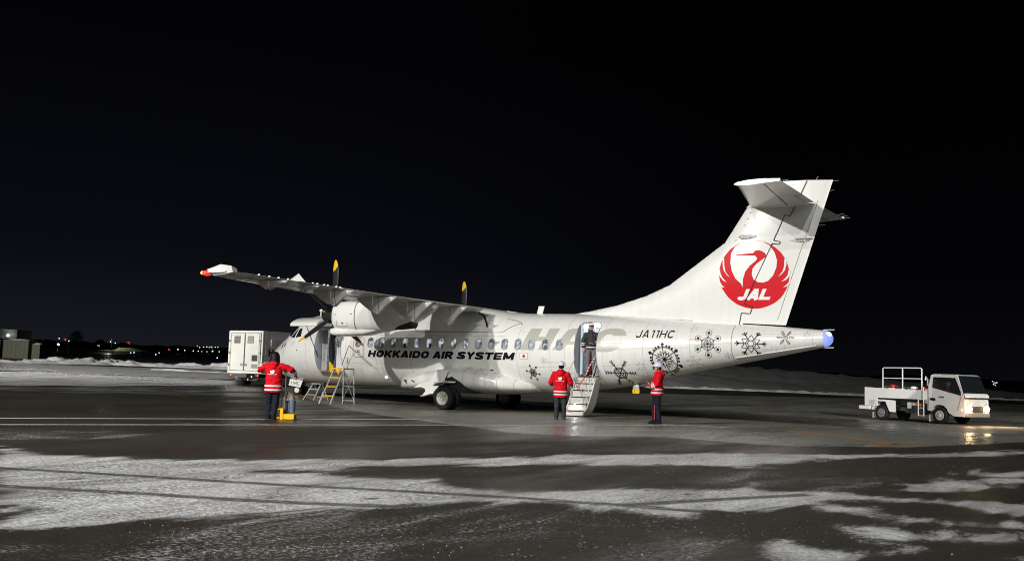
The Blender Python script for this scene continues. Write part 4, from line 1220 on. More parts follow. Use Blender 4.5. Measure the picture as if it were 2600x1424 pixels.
for y, s in ((-.17, -1), (.17, 1)):
    wheel('nose_wheel', 1.53, y, .40, .215, .13, s, whited)
ng = MB(); ng.cyl((1.53, -.2, .40), (1.53, .2, .40), .035); ng.cyl((1.53, 0, .40), (1.68, 0, 1.0), .06); ng.cyl((1.6, 0, .62), (2.05, 0, .95), .03); ng.box((1.95, 0, .66), (.5, .3, .2)); ng.cyl((1.5, 0, .55), (1.3, 0, .62), .02)
part('nose_gear_leg', ng, steel, smooth=40)
ngd = MB(); ngd.prism([(1.27, -.36, .84), (1.95, -.36, .775), (1.87, -.40, .50), (1.24, -.40, .565)], (0, -.02, 0))
ndo = part('nose_gear_door', ngd, white, bevel=.008)
tw = text_bm('11HC', 0, 0, 1, 1, offset=.002, shear=0, space=1.05)
for v in tw.verts:
    u, w_ = v.co.x, v.co.y
    x = 1.37 + u * .42; z = .620 - u * .040 + w_ * .13
    v.co = (x, -.36 - .02 - .006 - (.81 - z) * .14, z)
me = bpy.data.meshes.new('door_lettering'); tw.to_mesh(me); tw.free()
ac(link('door_lettering', me, black, ndo))
ngd = MB(); ngd.prism([(1.54, -.36, .95), (2.07, -.36, .93), (1.95, -.36, .79), (1.42, -.36, .84)], (0, .02, 0)); part('nose_gear_door', ngd, underg)

# ------------------------------------------------------------------ wing
def naca(t, s):
    return t / .2 * (.2969 * math.sqrt(s) - .126 * s - .3516 * s * s + .2843 * s ** 3 - .1036 * s ** 4)
def wing_geo(y):
    a = abs(y)
    le = float(np.interp(a, [0, 4.6, 7.2, 9.3, 11.6, 12.1, 12.28], [8.45, 8.48, 8.60, 8.70, 8.86, 9.02, 9.30]))
    te = float(np.interp(a, [0, 4.8, 12.28], [11.12, 11.06, 10.20]))
    z = float(np.interp(a, [0, 4.8, 12.28], [3.52, 3.53, 3.745]))
    t = float(np.interp(a, [0, 4.8, 12.0, 12.28], [.17, .165, .13, .10]))
    return le, te, z, t
def wing_ring(y, s0, s1, n=14, blunt=True):
    le, te, z, t = wing_geo(y)
    c = te - le
    up, lo = [], []
    for i in range(n + 1):
        u = i / n
        s = s0 + (s1 - s0) * (u if s0 > .1 else u ** 1.7)
        h = naca(t, s) * c
        x = le + s * c
        up.append((x, y, z + h * .62 + .02 * c * s * (1 - s) * 4))
        lo.append((x, y, z - h * .42))
    return up + lo[::-1]
for side in (-1, 1):
    ys = [0.0, .6, 1.2, 2.0, 3.0, 4.0, 4.8, 6, 7.2, 8.3, 9.3, 10.4, 11.4, 11.9, 12.1, 12.2, 12.28]
    w_ = MB(); w_.rings([wing_ring(side * y, 0, .74) for y in ys])
    wing = part('wing', w_, underg, smooth=35)
    for nm_, y0, y1 in (('flap', 1.25, 3.62), ('flap', 3.64, 4.46), ('flap', 4.55, 8.28), ('aileron', 8.36, 12.05)):
        f_ = MB(); f_.rings([wing_ring(side * (y0 + (y1 - y0) * k / 4), .752, 1.0, 6) for k in range(5)])
        part(nm_, f_, underg, smooth=35)
    # leading edge boot strip
    b_ = MB(); rg = []
    for y in [4.9, 6, 7.2, 8.3, 9.3, 10.4, 11.4]:
        le, te, z, t = wing_geo(y); c = te - le
        row = []
        for s, up in ((.07, 1), (.03, 1), (.01, 1), (0, 1), (.01, 0), (.03, 0), (.08, 0), (.13, 0)):
            h = naca(t, s) * c
            row.append((le + s * c - .006, side * y, z + (h * .62 + .006 + .02 * c * s * 4 if up else -h * .42 - .006)))
        rg.append(row)
    b_.rings(rg, caps=False, closed=False)
    part('deice_boot', b_, mat('pale_leading_edge', (.55, .50, .44), .35, var=.2), smooth=40)
    # underside skin joints
    j_ = MB()
    for y in (1.9, 5.4, 6.9, 8.3, 9.9, 11.2):
        le, te, z, t = wing_geo(y); c = te - le
        j_.tube([(le + s * c, side * y, z - naca(t, s) * c * .42 - .001) for s in (.12, .2, .3, .4, .5, .6, .72)], .007, 4)
    for s in (.16, .55):
        P = []
        for y in [1.6, 4.8, 6, 7.2, 8.3, 9.3, 10.4, 11.4, 12]:
            le, te, z, t = wing_geo(y); c = te - le
            P.append((le + s * c, side * y, z - naca(t, s) * c * .42 - .001))
        j_.tube(P, .006, 4)
    part('wing_skin_seam', j_, seam)
    # bright access panels under the wing
    a_ = MB()
    for y0, y1, s0, s1 in ((9.6, 11.9, .12, .22), (5.0, 6.2, .60, .72), (7.0, 8.0, .62, .72), (2.2, 3.0, .60, .72), (3.75, 4.4, .80, .97)):
        rg = []
        for k in range(4):
            y = y0 + (y1 - y0) * k / 3
            le, te, z, t = wing_geo(y); c = te - le
            rg.append([(le + s * c, side * y, z - naca(t, s) * c * .42 - .007) for s in (s0, (s0 + s1) / 2, s1)])
        a_.rings(rg, caps=False, closed=False)
    part('wing_access_panel', a_, white)
    # flap track fairings
    for y, zb, big in ((10.55, 3.40, .7), (9.35, 3.44, .45), (8.15, 3.10, 1), (6.35, 2.98, 1), (4.72, 2.84, 1.1), (2.75, 2.84, 1.1)):
        le, te, z, t = wing_geo(y)
        x0, xm, x1 = te - 1.35 * big, te - .48, te + .22 * big
        f_ = MB(); rg = []
        for x, w, zb_ in ((x0, .01, z - .10), (x0 + (xm - x0) * .3, .07, z - .12 - (z - zb) * .28), (x0 + (xm - x0) * .65, .12, z - .1 - (z - zb) * .62), (xm - .10, .15, zb + .06), (xm, .155, zb), (xm + .06, .15, zb + .015), (xm + .30, .11, zb + (z - zb) * .45), (x1 - .08, .03, z - .10), (x1, .006, z - .05)):
            zt_ = z - .045 if x < te - .2 else z - .03 - (x - te + .2) * .05
            zt_ = max(zt_, zb_ + .01)
            rg.append([(x, side * y - w, zt_), (x, side * y - w * .95, zt_ * .5 + zb_ * .5), (x, side * y - w * .45, zb_ + .02), (x, side * y, zb_), (x, side * y + w * .45, zb_ + .02), (x, side * y + w * .95, zt_ * .5 + zb_ * .5), (x, side * y + w, zt_)])
        f_.rings(rg)
        fo = part('flap_track_fairing', f_, mat('flap_fairing_paint', (.56, .55, .51), .35, var=.08))
        s_ = MB(); x = xm + .10
        s_.tube([(x, side * y - .147, z - .06), (x + .01, side * y - .141, zb + (z - zb) * .5), (x, side * y - .075, zb + .05), (x, side * y, zb + .018)], .007, 4)
        ac(s_.build('fairing_joint', seam, fo))
    # aileron hinge cap above the wing and row of small bumps at the trailing edge
    a_ = MB(); le, te, z, t = wing_geo(9.85)
    a_.add([(te - .55, side * 9.85, z + .06), (te - .18, side * 9.62, z + .03), (te - .18, side * 10.12, z + .03), (te - .16, side * 9.88, z + .25), (te + .1, side * 9.86, z + .0)], [(0, 1, 3), (0, 3, 2), (1, 4, 3), (2, 3, 4), (0, 2, 4, 1)])
    part('hinge_cap', a_, white)
    for y in (11.35, 11.0, 10.68, 10.35, 9.45, 9.28, 9.02, 8.88, 8.55, 8.40):
        le, te, z, t = wing_geo(y)
        v_ = MB(); v_.ball((te - .05, side * y, z + .022), (.045, .022, .026), 8, 5)
        part('vortex_tab', v_, whited, smooth=60)
    # tip cap with navigation lamp
    t_ = MB()
    t_.rings([[(9.16, side * 12.20, 3.83), (9.45, side * 12.26, 3.87), (9.78, side * 12.30, 3.94), (10.18, side * 12.30, 3.89), (10.22, side * 12.26, 3.72), (9.80, side * 12.2, 3.68), (9.40, side * 12.16, 3.66)],
              [(9.10, side * 12.08, 3.80), (9.45, side * 12.08, 3.84), (9.78, side * 12.08, 3.88), (10.18, side * 12.08, 3.84), (10.22, side * 12.08, 3.73), (9.80, side * 12.06, 3.68), (9.30, side * 12.06, 3.66)]])
    part('wing_tip_cap', t_, white, smooth=30, bevel=.01)
    n_ = MB(); n_.ball((9.10, side * 12.13, 3.735), (.13, .13, .075), 14, 10)
    if side < 0:
        part('navigation_lamp', n_, mat('red_nav_lamp', (.8, .05, .03), .2, emit=(1.0, .035, .012), estr=1.3), smooth=60)['label'] = 'glowing red lamp at the wing tip'
        c_ = MB(); c_.ball((8.99, -12.19, 3.74), (.045, .04, .045), 10, 8)
        part('lamp_core', c_, mat('red_nav_core', (1, .5, .3), .2, emit=(1.0, .22, .08), estr=9))
        ll = bpy.data.lights.new('navigation_glow', 'POINT'); ll.energy = 5; ll.color = (1, .05, .02); ll.shadow_soft_size = .1
        lo = bpy.data.objects.new('navigation_glow', ll); COL.objects.link(lo); lo.location = (8.75 - XM, -12.35, 3.74); lo.parent = plane
    else:
        part('navigation_lamp', n_, mat('green_nav_lamp', (.05, .5, .1), .2, emit=(.05, 1, .3), estr=2), smooth=60)

# ------------------------------------------------------------------ engines and propellers
def sellipse(x, yc, zc, hy, hz, n=2.6, m=40):
    r = []
    for k in range(m):
        a = 2 * PI * k / m; c, s = math.cos(a), math.sin(a); e_ = 2 / n
        r.append((x, yc + hy * math.copysign(abs(c) ** e_, c), zc + hz * math.copysign(abs(s) ** e_, s)))
    return r
PZ = 3.11
for side in (-1, 1):
    yc = side * 4.05
    n_ = MB()
    n_.rings([sellipse(x, yc, zc, hy, hz) for x, zc, hz, hy in ((6.80, 3.12, .30, .28), (6.81, 3.11, .37, .34), (6.86, 3.10, .44, .40), (6.98, 3.09, .50, .45), (7.3, 3.08, .545, .485), (7.9, 3.09, .55, .50), (8.5, 3.10, .54, .50), (9.0, 3.10, .52, .485), (9.5, 3.13, .47, .45), (10.0, 3.20, .40, .38), (10.4, 3.28, .30, .28), (10.8, 3.38, .18, .16), (11.0, 3.43, .09, .08))])
    nac = part('engine_nacelle', n_, white, smooth=50)
    c_ = MB()
    c_.rings([sellipse(x, yc, zc, hy, hz, 3.0) for x, zc, hz, hy in ((6.70, 2.58, .05, .22), (6.715, 2.57, .10, .30), (6.78, 2.56, .135, .345), (6.95, 2.55, .155, .37), (7.6, 2.56, .15, .37), (8.2, 2.58, .14, .34), (8.7, 2.66, .11, .28), (9.1, 2.74, .06, .2))])
    ac(c_.build('chin_intake', white, nac, smooth=50))
    s_ = MB()
    for x, r in ((7.95, .016),):
        s_.tube([(p[0], yc + (p[1] - yc) * 1.004, 3.09 + (p[2] - 3.09) * 1.004) for p in sellipse(x, yc, 3.09, .502, .552)[8:33]], r, 4)
    for sx_ in (7.15, 7.62): s_.tube([(sx_, yc - .477 if side < 0 else yc - .477, 2.92), (sx_, yc - .46, 2.74)], .006, 4)
    s_.tube([(7.15, yc - .475, 2.74), (7.62, yc - .475, 2.74)], .005, 4)
    s_.tube([(7.00, yc - .455, 3.13), (7.10, yc - .472, 3.13)], .010, 4); s_.tube([(7.75, yc - .503, 3.15), (7.86, yc - .505, 3.15)], .010, 4)
    s_.tube([(6.9, yc - .42, 3.12), (7.4, yc - .49, 3.12)], .003, 4)
    s_.lathe((7.42, yc - .492, 2.84), (0, -1, 0), [(0, .03), (.008, .03), (.009, .015)], 12)
    ac(s_.build('cowling_detail', seam, nac))
    e_ = MB(); e_.rings([sellipse(x, yc - .05, z, hy, hz, 2.0, 24) for x, z, hy, hz in ((9.1, 2.80, .20, .14), (9.6, 2.78, .21, .15), (10.15, 2.83, .20, .15))], caps=False)
    e_.rings([sellipse(x, yc - .05, z, hy, hz, 2.0, 24) for x, z, hy, hz in ((10.15, 2.83, .185, .135), (9.8, 2.82, .17, .12))])
    ac(e_.build('exhaust_pipe', mat('scorched_exhaust', (.035, .03, .028), .6, metal=.4), nac, smooth=40))
    pr = thing('propeller', '', 'x'); del pr['label']; del pr['category']
    pr.parent = plane; pr.location = (6.62 - XM, yc, PZ)
    h_ = MB(); h_.lathe((0, 0, 0), (1, 0, 0), [(-.52, .001), (-.51, .05), (-.46, .13), (-.34, .21), (-.14, .265), (.05, .28), (.16, .28), (.17, .1)], 28)
    ho = h_.build('spinner', mat('spinner_black', (.02, .02, .021), .35), pr, smooth=40)
    d_ = MB(); d_.ball((-.30, -.175, .14), (.05, .024, .024), 10, 6); d_.build('spinner_mark', yellow, pr, smooth=60)
    # one blade, then copies
    bl = MB(); rg = []
    for i in range(61):
        t = i / 60; r = .20 + (1.965 - .20) * t
        ch = float(np.interp(t, [0, .12, .3, .55, .8, .93, .985, 1], [.10, .13, .23, .275, .235, .155, .08, .015]))
        th = float(np.interp(t, [0, .12, .3, 1], [.10, .085, .045, .010]))
        sweep = float(np.interp(t, [0, .4, .75, 1], [0, .01, .0, .03]))
        tw_ = R(float(np.interp(t, [0, .3, 1], [-30, -14, 6])))
        row = []
        for k in range(12):
            a = 2 * PI * k / 12
            u = ch / 2 * math.cos(a) - sweep; v = th / 2 * math.sin(a)
            row.append((u * math.cos(tw_) - v * math.sin(tw_), u * math.sin(tw_) + v * math.cos(tw_), r))
        rg.append(row)
    bl.rings(rg)
    bo = bl.build('blade', blade_m, pr, smooth=50)
    bo.data.materials.append(yellow)
    for p in bo.data.polygons:
        if p.center.z > 1.66 + p.center.x * 1.0: p.material_index = 1
    for k in range(6):
        c = bo if k == 0 else pcopy(bo, pr)
        c.rotation_euler = (R(60 * k), 0, 0)

# ------------------------------------------------------------------ fin, rudder, tailplane
LEZ = [(2.9, 12.0), (3.34, 13.3), (3.38, 13.71), (3.51, 14.57), (3.71, 15.61), (4.00, 16.61), (4.35, 17.45), (5.68, 19.33), (6.87, 20.11), (7.52, 20.52)]
def fin_le(z): return float(np.interp(z, [p[0] for p in LEZ], [p[1] for p in LEZ]))
def fin_te(z): return 21.29 + (z - 3.02) / (7.50 - 3.02) * (22.73 - 21.29)
def fin_t(x, z):
    a, b = fin_le(z), fin_te(z)
    s = min(1, max(0, (x - a) / (b - a)))
    T = float(np.interp(z, [3.0, 7.5], [.30, .20]))
    s2 = min(1, max(0, (x - a) / min(b - a, 3.2) * .35)) if s < .35 else s
    v = naca(.2, s2) * 10 * T / 2
    v2 = naca(.2, s) * 10 * T / 2
    return max(.004, v2)
def slab(name, poly, m, parent=None, gx=.12, gzs_=.12, angle=40):
    bm = shapes_bm([poly]); cut_grid(bm, gx, gzs_)
    bmesh.ops.remove_doubles(bm, verts=bm.verts, dist=1e-4)
    bm.verts.index_update()
    V = [(v.co.x, v.co.y) for v in bm.verts]; F = [[v.index for v in f.verts] for f in bm.faces]
    E = [(e.verts[0].index, e.verts[1].index) for e in bm.edges if len(e.link_faces) == 1]
    n = len(V); bm.free()
    verts = [(x, -fin_t(x, z), z) for x, z in V] + [(x, fin_t(x, z), z) for x, z in V]
    faces = F + [[i + n for i in reversed(f)] for f in F] + [[a, b, b + n, a + n] for a, b in E]
    q = MB(); q.add(verts, faces)
    return part(name, q, m, parent, smooth=angle)
hinge = [(19.82, 2.95), (19.82, 3.11), (19.88, 3.44), (20.17, 3.41), (20.26, 3.64), (20.02, 3.77), (20.90, 5.64), (21.12, 5.61), (20.92, 5.70), (21.26, 6.46), (21.44, 6.41), (21.62, 6.69), (21.75, 7.0), (21.92, 7.52)]
hinge = [(19.80, 2.90), (19.90, 3.42), (20.18, 3.40), (20.26, 3.62), (20.00, 3.70), (20.05, 3.83), (20.88, 5.58), (21.10, 5.55), (21.13, 5.63), (20.92, 5.68), (21.27, 6.46), (21.43, 6.42), (21.62, 6.80), (21.95, 7.50)]
le_pts = [(fin_le(z), z) for z in (7.50, 7.2, 6.87, 6.5, 6.1, 5.68, 5.3, 5.0, 4.7, 4.35, 4.17, 4.0, 3.85, 3.71, 3.6, 3.51, 3.44, 3.38)] + [(13.3, 3.30), (13.6, 3.15), (14.5, 2.95), (18, 2.9)]
finp = le_pts[::-1]
slab('fin', [(19.86, 2.90), (21.93, 7.52), (20.60, 7.53)] + [p for p in le_pts[1:]], white, gx=.06)
rud_h = [(x + .028, z) for x, z in hinge]
slab('rudder', [(19.862, 2.905), (19.957, 3.10), (21.31, 3.04), (22.73, 7.48), (21.932, 7.518)], white, gx=.06)
def findec(name, src, m, off=.004, gx=.06, gzs=.12):
    return ac(decal(name, src, lambda x, z, w: (x, -(fin_t(x, z) + off + w), z), m, plane, gx, gzs))
tabl = [strip(21.05, 3.20, 21.66, 5.05, .014), strip(21.66, 5.05, 22.28, 6.86, .014)]
findec('trim_tab_seam', tabl, seam)
findec('fin_seam', [strip(16.9, 3.255, 18.3, 3.17, .022)], seam, .01)
findec('fin_joint', [strip(20.11, 6.87, 21.62, 6.60, .006), strip(19.2, 5.2, 20.7, 5.2, .003)], softseam)
findec('crane_emblem_disc', CRANE_DISC, redp, .008)
findec('crane_emblem_white', CRANE_WHITE, whited, .014)
for ci in range(3): findec('emblem_letter', block_bm('JAL', 19.76, 3.83, 1.06, .34, .33, 1, .42, .04, only=ci), whited, .014)
# dark hinge line seen between fin and rudder
hl = []
for a, b in zip(hinge[:-1], hinge[1:]):
    hl.append(strip(a[0] + .014, a[1], b[0] + .014, b[1], .024))
findec('rudder_gap', hl, dark, .022)
# fin bumps
m_ = MB(); m_.rings([[(x, -fin_t(x, 5.83) - d, 5.83 + u * h) for u in (-1, -.3, .3, 1)] for x, d, h in ((19.80, .0, .02), (19.9, .07, .06), (20.2, .08, .05), (20.4, .0, .02))]); part('fin_light_housing', m_, white, smooth=50)
m_ = MB(); m_.rings([[(x, -fin_t(x, 5.68) - d, 5.66 + u * h) for u in (-1, -.3, .3, 1)] for x, d, h in ((21.42, .0, .01), (21.7, .05, .05), (21.95, .05, .04), (22.05, .0, .02))]); part('rudder_actuator_fairing', m_, white, smooth=50)
m_ = MB(); m_.tube([(21.6, -.17, 5.70), (22.12, -.10, 5.72)], .022, 6); part('rudder_pushrod', m_, white)
for x, z in ((19.72, 5.73), (20.0, 6.2), (20.1, 6.4), (20.2, 6.6)):
    m_ = MB(); m_.box((x, -fin_t(x, z) - .005, z), (.07, .01, .015), Matrix.Rotation(-.3, 3, 'Y')); part('fin_small_mark', m_, seam)
def stab_geo(y):
    a = abs(y) / 3.65
    return 20.16 + a * .78, 22.20 + a * .02, 6.80 + .04 * a, .11
def stab_ring(y, s0, s1, n=8):
    le, te, z, t = stab_geo(y); c = te - le; up, lo = [], []
    for i in range(n + 1):
        u = i / n; s = s0 + (s1 - s0) * (u if s0 > .1 else u ** 1.7)
        h = naca(t, s) * c * (.55)
        up.append((le + s * c, y, z + h)); lo.append((le + s * c, y, z - h))
    return up + lo[::-1]
for side in (-1, 1):
    s_ = MB(); s_.rings([stab_ring(side * y, 0, .58) for y in (0, .8, 1.6, 2.6, 3.3, 3.55, 3.65)])
    part('tailplane', s_, white, smooth=40)
    s_ = MB(); s_.rings([stab_ring(side * y, .60, 1, 5) for y in (.18, 1.2, 2.2, 3.2, 3.65)])
    el = part('elevator', s_, white, smooth=40)
    g_ = MB()
    P = []
    for y in (.2, 1.9, 3.6):
        le, te, z, t = stab_geo(y); c = te - le; P.append((le + .59 * c, side * y, z - naca(t, .59) * c * .5))
    g_.tube(P, .018, 4)
    ac(g_.build('elevator_gap', dark, el))
    g_ = MB()
    for y0, y1 in ((.3, 1.5),):
        le, te, z, t = stab_geo(y0); c = te - le
        g_.tube([(te - .22, side * y0, z - .022), (te - .22, side * y1, z - .02)], .006, 4); g_.tube([(te - .22, side * y1, z - .02), (te, side * y1, z - .01)], .006, 4)
    ac(g_.build('trim_tab_seam', seam, el))
    t_ = MB()
    t_.rings([[(x, side * 3.62, z0), (x, side * (3.70), z0 + .0), (x, side * 3.70, z1), (x, side * 3.62, z1)] for x, z0, z1 in ((20.88, 6.81, 6.83), (20.98, 6.78, 6.88), (21.3, 6.77, 6.92), (21.7, 6.80, 6.93), (22.2, 6.83, 6.90))])
    part('tailplane_tip_cap', t_, white, smooth=40)
    for y in (3.6, 3.2, 2.8):
        w_ = MB(); w_.cyl((22.2, side * y, 6.85), (22.40, side * y, 6.87), .005, n=5); part('static_wick', w_, alum)
m_ = MB(); m_.rings([sellipse(x, 0, 6.79, hy, hz * .7, 2.0, 20) for x, hy, hz in ((20.02, .01, .01), (20.15, .12, .10), (20.6, .17, .14), (21.5, .17, .13), (22.0, .12, .09), (22.25, .02, .02))])
part('tail_bullet_fairing', m_, white, smooth=50)
for x, z, L_ in ((22.70, 7.44, .2), (22.60, 7.15, .16), (22.3, 6.1, .2)):
    w_ = MB(); w_.cyl((x - .02, 0, z), (x + L_, 0, z + .01), .005, n=5); part('static_wick', w_, alum)
w_ = MB(); w_.cyl((22.2, 0, 7.5), (22.28, 0, 7.62), .008, n=5); w_.cyl((21.0, 0, 7.5), (21.05, 0, 7.60), .02, n=6); part('fin_top_aerial', w_, alum)
# wheels of the nose carry the aircraft: small hoses and bits under the belly
m_ = MB(); m_.cyl((16.35, -.1, 1.10), (16.35, -.1, 1.02), .05); m_.tube([(13.9, -.3, .73), (13.9, -.3, .66)], .02, 6); m_.tube([(12.2, 0, .66), (12.6, 0, .66)], .03, 6)
part('belly_drain', m_, steel)
m_ = MB(); m_.lathe((6.62, -.95, 1.04), (-.1, -.8, -.5), [(0, .05), (.03, .045), (.045, .02)], 14)
part('belly_lamp', m_, mat('belly_lamp_glass', (.9, .9, .9), .15, emit=(1, .98, .93), estr=2.5))

# ================================================================== people
def remesh(mb_, vox, smooth_it=2, noise_amp=0.0, seed=0, nscale=9):
    me = mb_.mesh('tmp')
    o = bpy.data.objects.new('tmp', me); COL.objects.link(o)
    r = o.modifiers.new('r', 'REMESH'); r.mode = 'VOXEL'; r.voxel_size = vox
    s = o.modifiers.new('s', 'SMOOTH'); s.iterations = smooth_it; s.factor = .5
    out = evaluated(o)
    bpy.data.objects.remove(o, do_unlink=True)
    if noise_amp:
        bm = bmesh.new(); bm.from_mesh(out); bm.normal_update()
        for v in bm.verts:
            n = noise.noise(Vector((v.co.x * nscale, v.co.y * nscale, v.co.z * nscale * 1.8 + seed)))
            v.co += v.normal * n * noise_amp
        bm.to_mesh(out); bm.free()
    return out
def loft_z(mb_, rows, n=20):
    """rows: (z, cx, cy, ax, ay)"""
    mb_.rings([[(cx + ax * math.cos(2 * PI * k / n), cy + ay * math.sin(2 * PI * k / n), z) for k in range(n)] for z, cx, cy, ax, ay in rows])
def fingers(mb_, wrist, hand, up):
    """five bent fingers and a thumb leaving the palm's side"""
    W = Vector(wrist); H = Vector(hand); d = (H - W).normalized(); u = Vector(up); u = (u - d * u.dot(d)).normalized(); s = d.cross(u)
    tip = W + d * .085
    for i, (off, L) in enumerate(((-.030, .068), (-.010, .078), (.010, .074), (.029, .058))):
        p0 = tip + s * off - d * .012; p1 = tip + s * off * 1.1 + d * L * .45 - u * .008; p2 = p1 + d * L * .3 - u * .02; p3 = p2 + d * L * .15 - u * .022
        mb_.tube([p0, p1, p2, p3], [.0095, .009, .008, .0065], 6)
    b = W + d * .03 - s * .032
    mb_.tube([b, b - s * .022 + d * .022 - u * .006, b - s * .026 + d * .05 - u * .02], [.012, .011, .008], 6)
def person(label, loc, rz, H, arms, jacket, trousers, seed, headgear='helmet', hemz=.64, lean=0.0, legs=None, stripes=(.82, .73), stripe_m=None, hood=True, boots=None, logo=True, side_stripe=None, head_turn=0.0, scale_w=1.0, group=None):
    p = thing('person', label, 'person', loc, rz, group)
    k = H / 1.72
    def S(v): return Vector((v[0] * k, v[1] * k, v[2] * k))
    L = legs or [((.10, 0, .90), (.11, .02, .48), (.11, -.01, .08)), ((-.10, 0, .90), (-.11, .02, .48), (-.11, -.01, .08))]
    shz, shw = 1.40, .185 * scale_w
    def lx(z): return lean * (z - .9)
    body = MB()
    loft_z(body, [(.82 * k, 0, 0, .14 * k, .09 * k), (.95 * k, 0, 0, .16 * k, .11 * k), (1.12 * k, 0, lx(1.12), .135 * k, .10 * k), (1.3 * k, 0, lx(1.3), .165 * k, .11 * k), (1.40 * k, 0, lx(1.4), .16 * k, .09 * k), (1.46 * k, 0, lx(1.46), .07 * k, .065 * k)])
    body.tube([S((0, lx(1.43), 1.43)), S((0, lx(1.5) + .01, 1.52))], [.058 * k, .052 * k], 12)
    hc = S((0, lx(1.6) + .02, 1.605))
    body.ball(hc, (.076 * k, .094 * k, .112 * k), 18, 12)
    ht = Matrix.Rotation(head_turn, 3, 'Z')
    def HD(v): return hc + ht @ (Vector(v) * k)
    body.ball(HD((0, .035, -.055)), (.052 * k, .058 * k, .055 * k), 12, 8)
    body.ball(HD((0, .098, -.02)), (.013 * k, .022 * k, .024 * k), 8, 6)
    for s in (-1, 1): body.ball(HD((s * .078, 0, -.01)), (.012 * k, .022 * k, .032 * k), 8, 6)
    for hip, kn, an in L:
        body.tube([S(hip), S(kn), S(an)], [.078 * k, .052 * k, .036 * k], 12)
        body.tube([S(an), S((an[0], an[1] + .10, an[2] - .035))], [.04 * k, .035 * k], 8)
    for s, (el, wr, hd) in zip((1, -1), arms):
        sh = (s * shw, lx(1.38), 1.38)
        body.tube([S(sh), S(el), S(wr)], [.050 * k, .038 * k, .026 * k], 10)
        d = (Vector(hd) - Vector(wr)).normalized()
        body.tube([S(wr), S(Vector(wr) + d * .045), S(Vector(wr) + d * .085)], [(.026 * k, .026 * k), (.040 * k, .022 * k), (.036 * k, .018 * k)], 10)
    bm_ = remesh(body, .013, 2)
    fg = MB()
    for s, (el, wr, hd) in zip((1, -1), arms): fingers(fg, S(wr), S(hd), (0, 0, 1) if abs((Vector(hd) - Vector(wr)).normalized().z) < .8 else (0, 1, 0))
    n0 = len(bm_.vertices)
    bb = bmesh.new(); bb.from_mesh(bm_); f2 = fg.mesh('f'); bb.from_mesh(f2); bb.to_mesh(bm_); bb.free()
    link('body', bm_, skin, p, smooth=60)
    # face
    fc = MB()
    for s in (-1, 1): fc.ball(HD((s * .030, .086, .008)), (.012 * k, .008 * k, .006 * k), 8, 5)
    fc.build('eyes', blackf, p)
    fc = MB(); fc.ball(HD((0, .088, -.058)), (.022 * k, .008 * k, .005 * k), 8, 5); fc.build('mouth', mat('lips', (.35, .12, .10), .5), p)
    # trousers
    tr = MB()
    loft_z(tr, [(.80 * k, 0, 0, .16 * k, .12 * k), (.92 * k, 0, 0, .175 * k, .13 * k), (1.02 * k, 0, 0, .16 * k, .12 * k)])
    for hip, kn, an in L:
        tr.tube([S(hip), S(kn), S((an[0], an[1], .085))], [.100 * k, .078 * k, .070 * k], 14)
    trm = remesh(tr, .016, 3, .012, seed, 12)
    to = link('trousers', trm, trousers, p, smooth=60)
    if side_stripe:
        q = MB()
        hip, kn, an = L[side_stripe > 0]
        sx_ = side_stripe
        q.tube([S((hip[0] + sx_ * .085, hip[1], .86)), S((kn[0] + sx_ * .078, kn[1], .48)), S((an[0] + sx_ * .070, an[1], .12))], [(.010, .02), (.010, .02), (.010, .02)], 6)
        q.build('trouser_stripe', mat('red_stripe_fabric', (.6, .05, .05), .6), to)
    # jacket
    jk = MB()
    rows = [(hemz * k, 0, 0, .205 * k, .165 * k), ((hemz + .14) * k, 0, 0, .205 * k, .165 * k), (1.02 * k, 0, lx(1.02), .20 * k, .155 * k), (1.20 * k, 0, lx(1.2), .205 * k, .155 * k), (1.34 * k, 0, lx(1.34), .205 * k, .14 * k), (1.42 * k, 0, lx(1.42), .16 * k, .115 * k), (1.475 * k, 0, lx(1.47), .095 * k, .09 * k), (1.50 * k, 0, lx(1.5), .08 * k, .08 * k)]
    rows = [(z, cx, cy, ax * scale_w, ay) for z, cx, cy, ax, ay in rows]
    loft_z(jk, rows, 24)
    for s, (el, wr, hd) in zip((1, -1), arms):
        sh = (s * shw, lx(1.36), 1.365)
        d = (Vector(wr) - Vector(el)).normalized()
        jk.tube([S((s * .08, lx(1.36), 1.34)), S(sh), S(el), S(Vector(wr) - d * .01)], [.105 * k, .098 * k, .078 * k, .062 * k], 14)
    if hood:
        jk.ball(S((0, lx(1.42) - .10, 1.43)), (.125 * k, .085 * k, .075 * k), 16, 10)
        jk.ball(S((0, lx(1.42) - .13, 1.36)), (.09 * k, .05 * k, .08 * k), 14, 8)
    jm = remesh(jk, .017, 3, .016, seed + 5, 11)
    jo = link('jacket', jm, jacket, p, smooth=60)
    def torso_r(z):
        zz = [r[0] for r in rows]
        return [float(np.interp(z, zz, [r[i] for r in rows])) for i in (2, 3, 4)]
    for z in stripes:
        b = MB()
        rg = []
        for dz in (-.020, .020):
            cy, ax, ay = torso_r((z + dz) * k)
            rg.append([((ax + .014) * math.cos(a), cy + (ay + .014) * math.sin(a), (z + dz) * k) for a in [2 * PI * q / 28 for q in range(28)]])
        b.rings(rg, caps=False)
        b.build('reflective_stripe', stripe_m or reflect, jo, smooth=60)
    for s, (el, wr, hd) in zip((1, -1), arms):
        b = MB(); d = (Vector(wr) - Vector(el))
        for t in (.42, .66):
            c = Vector(el) + d * t; u = d.normalized() * .018
            b.tube([S(c - u), S(c + u)], [.083 * k if t < .5 else .078 * k] * 2, 14, caps=False)
        b.build('sleeve_stripe', stripe_m or reflect, jo, smooth=60)
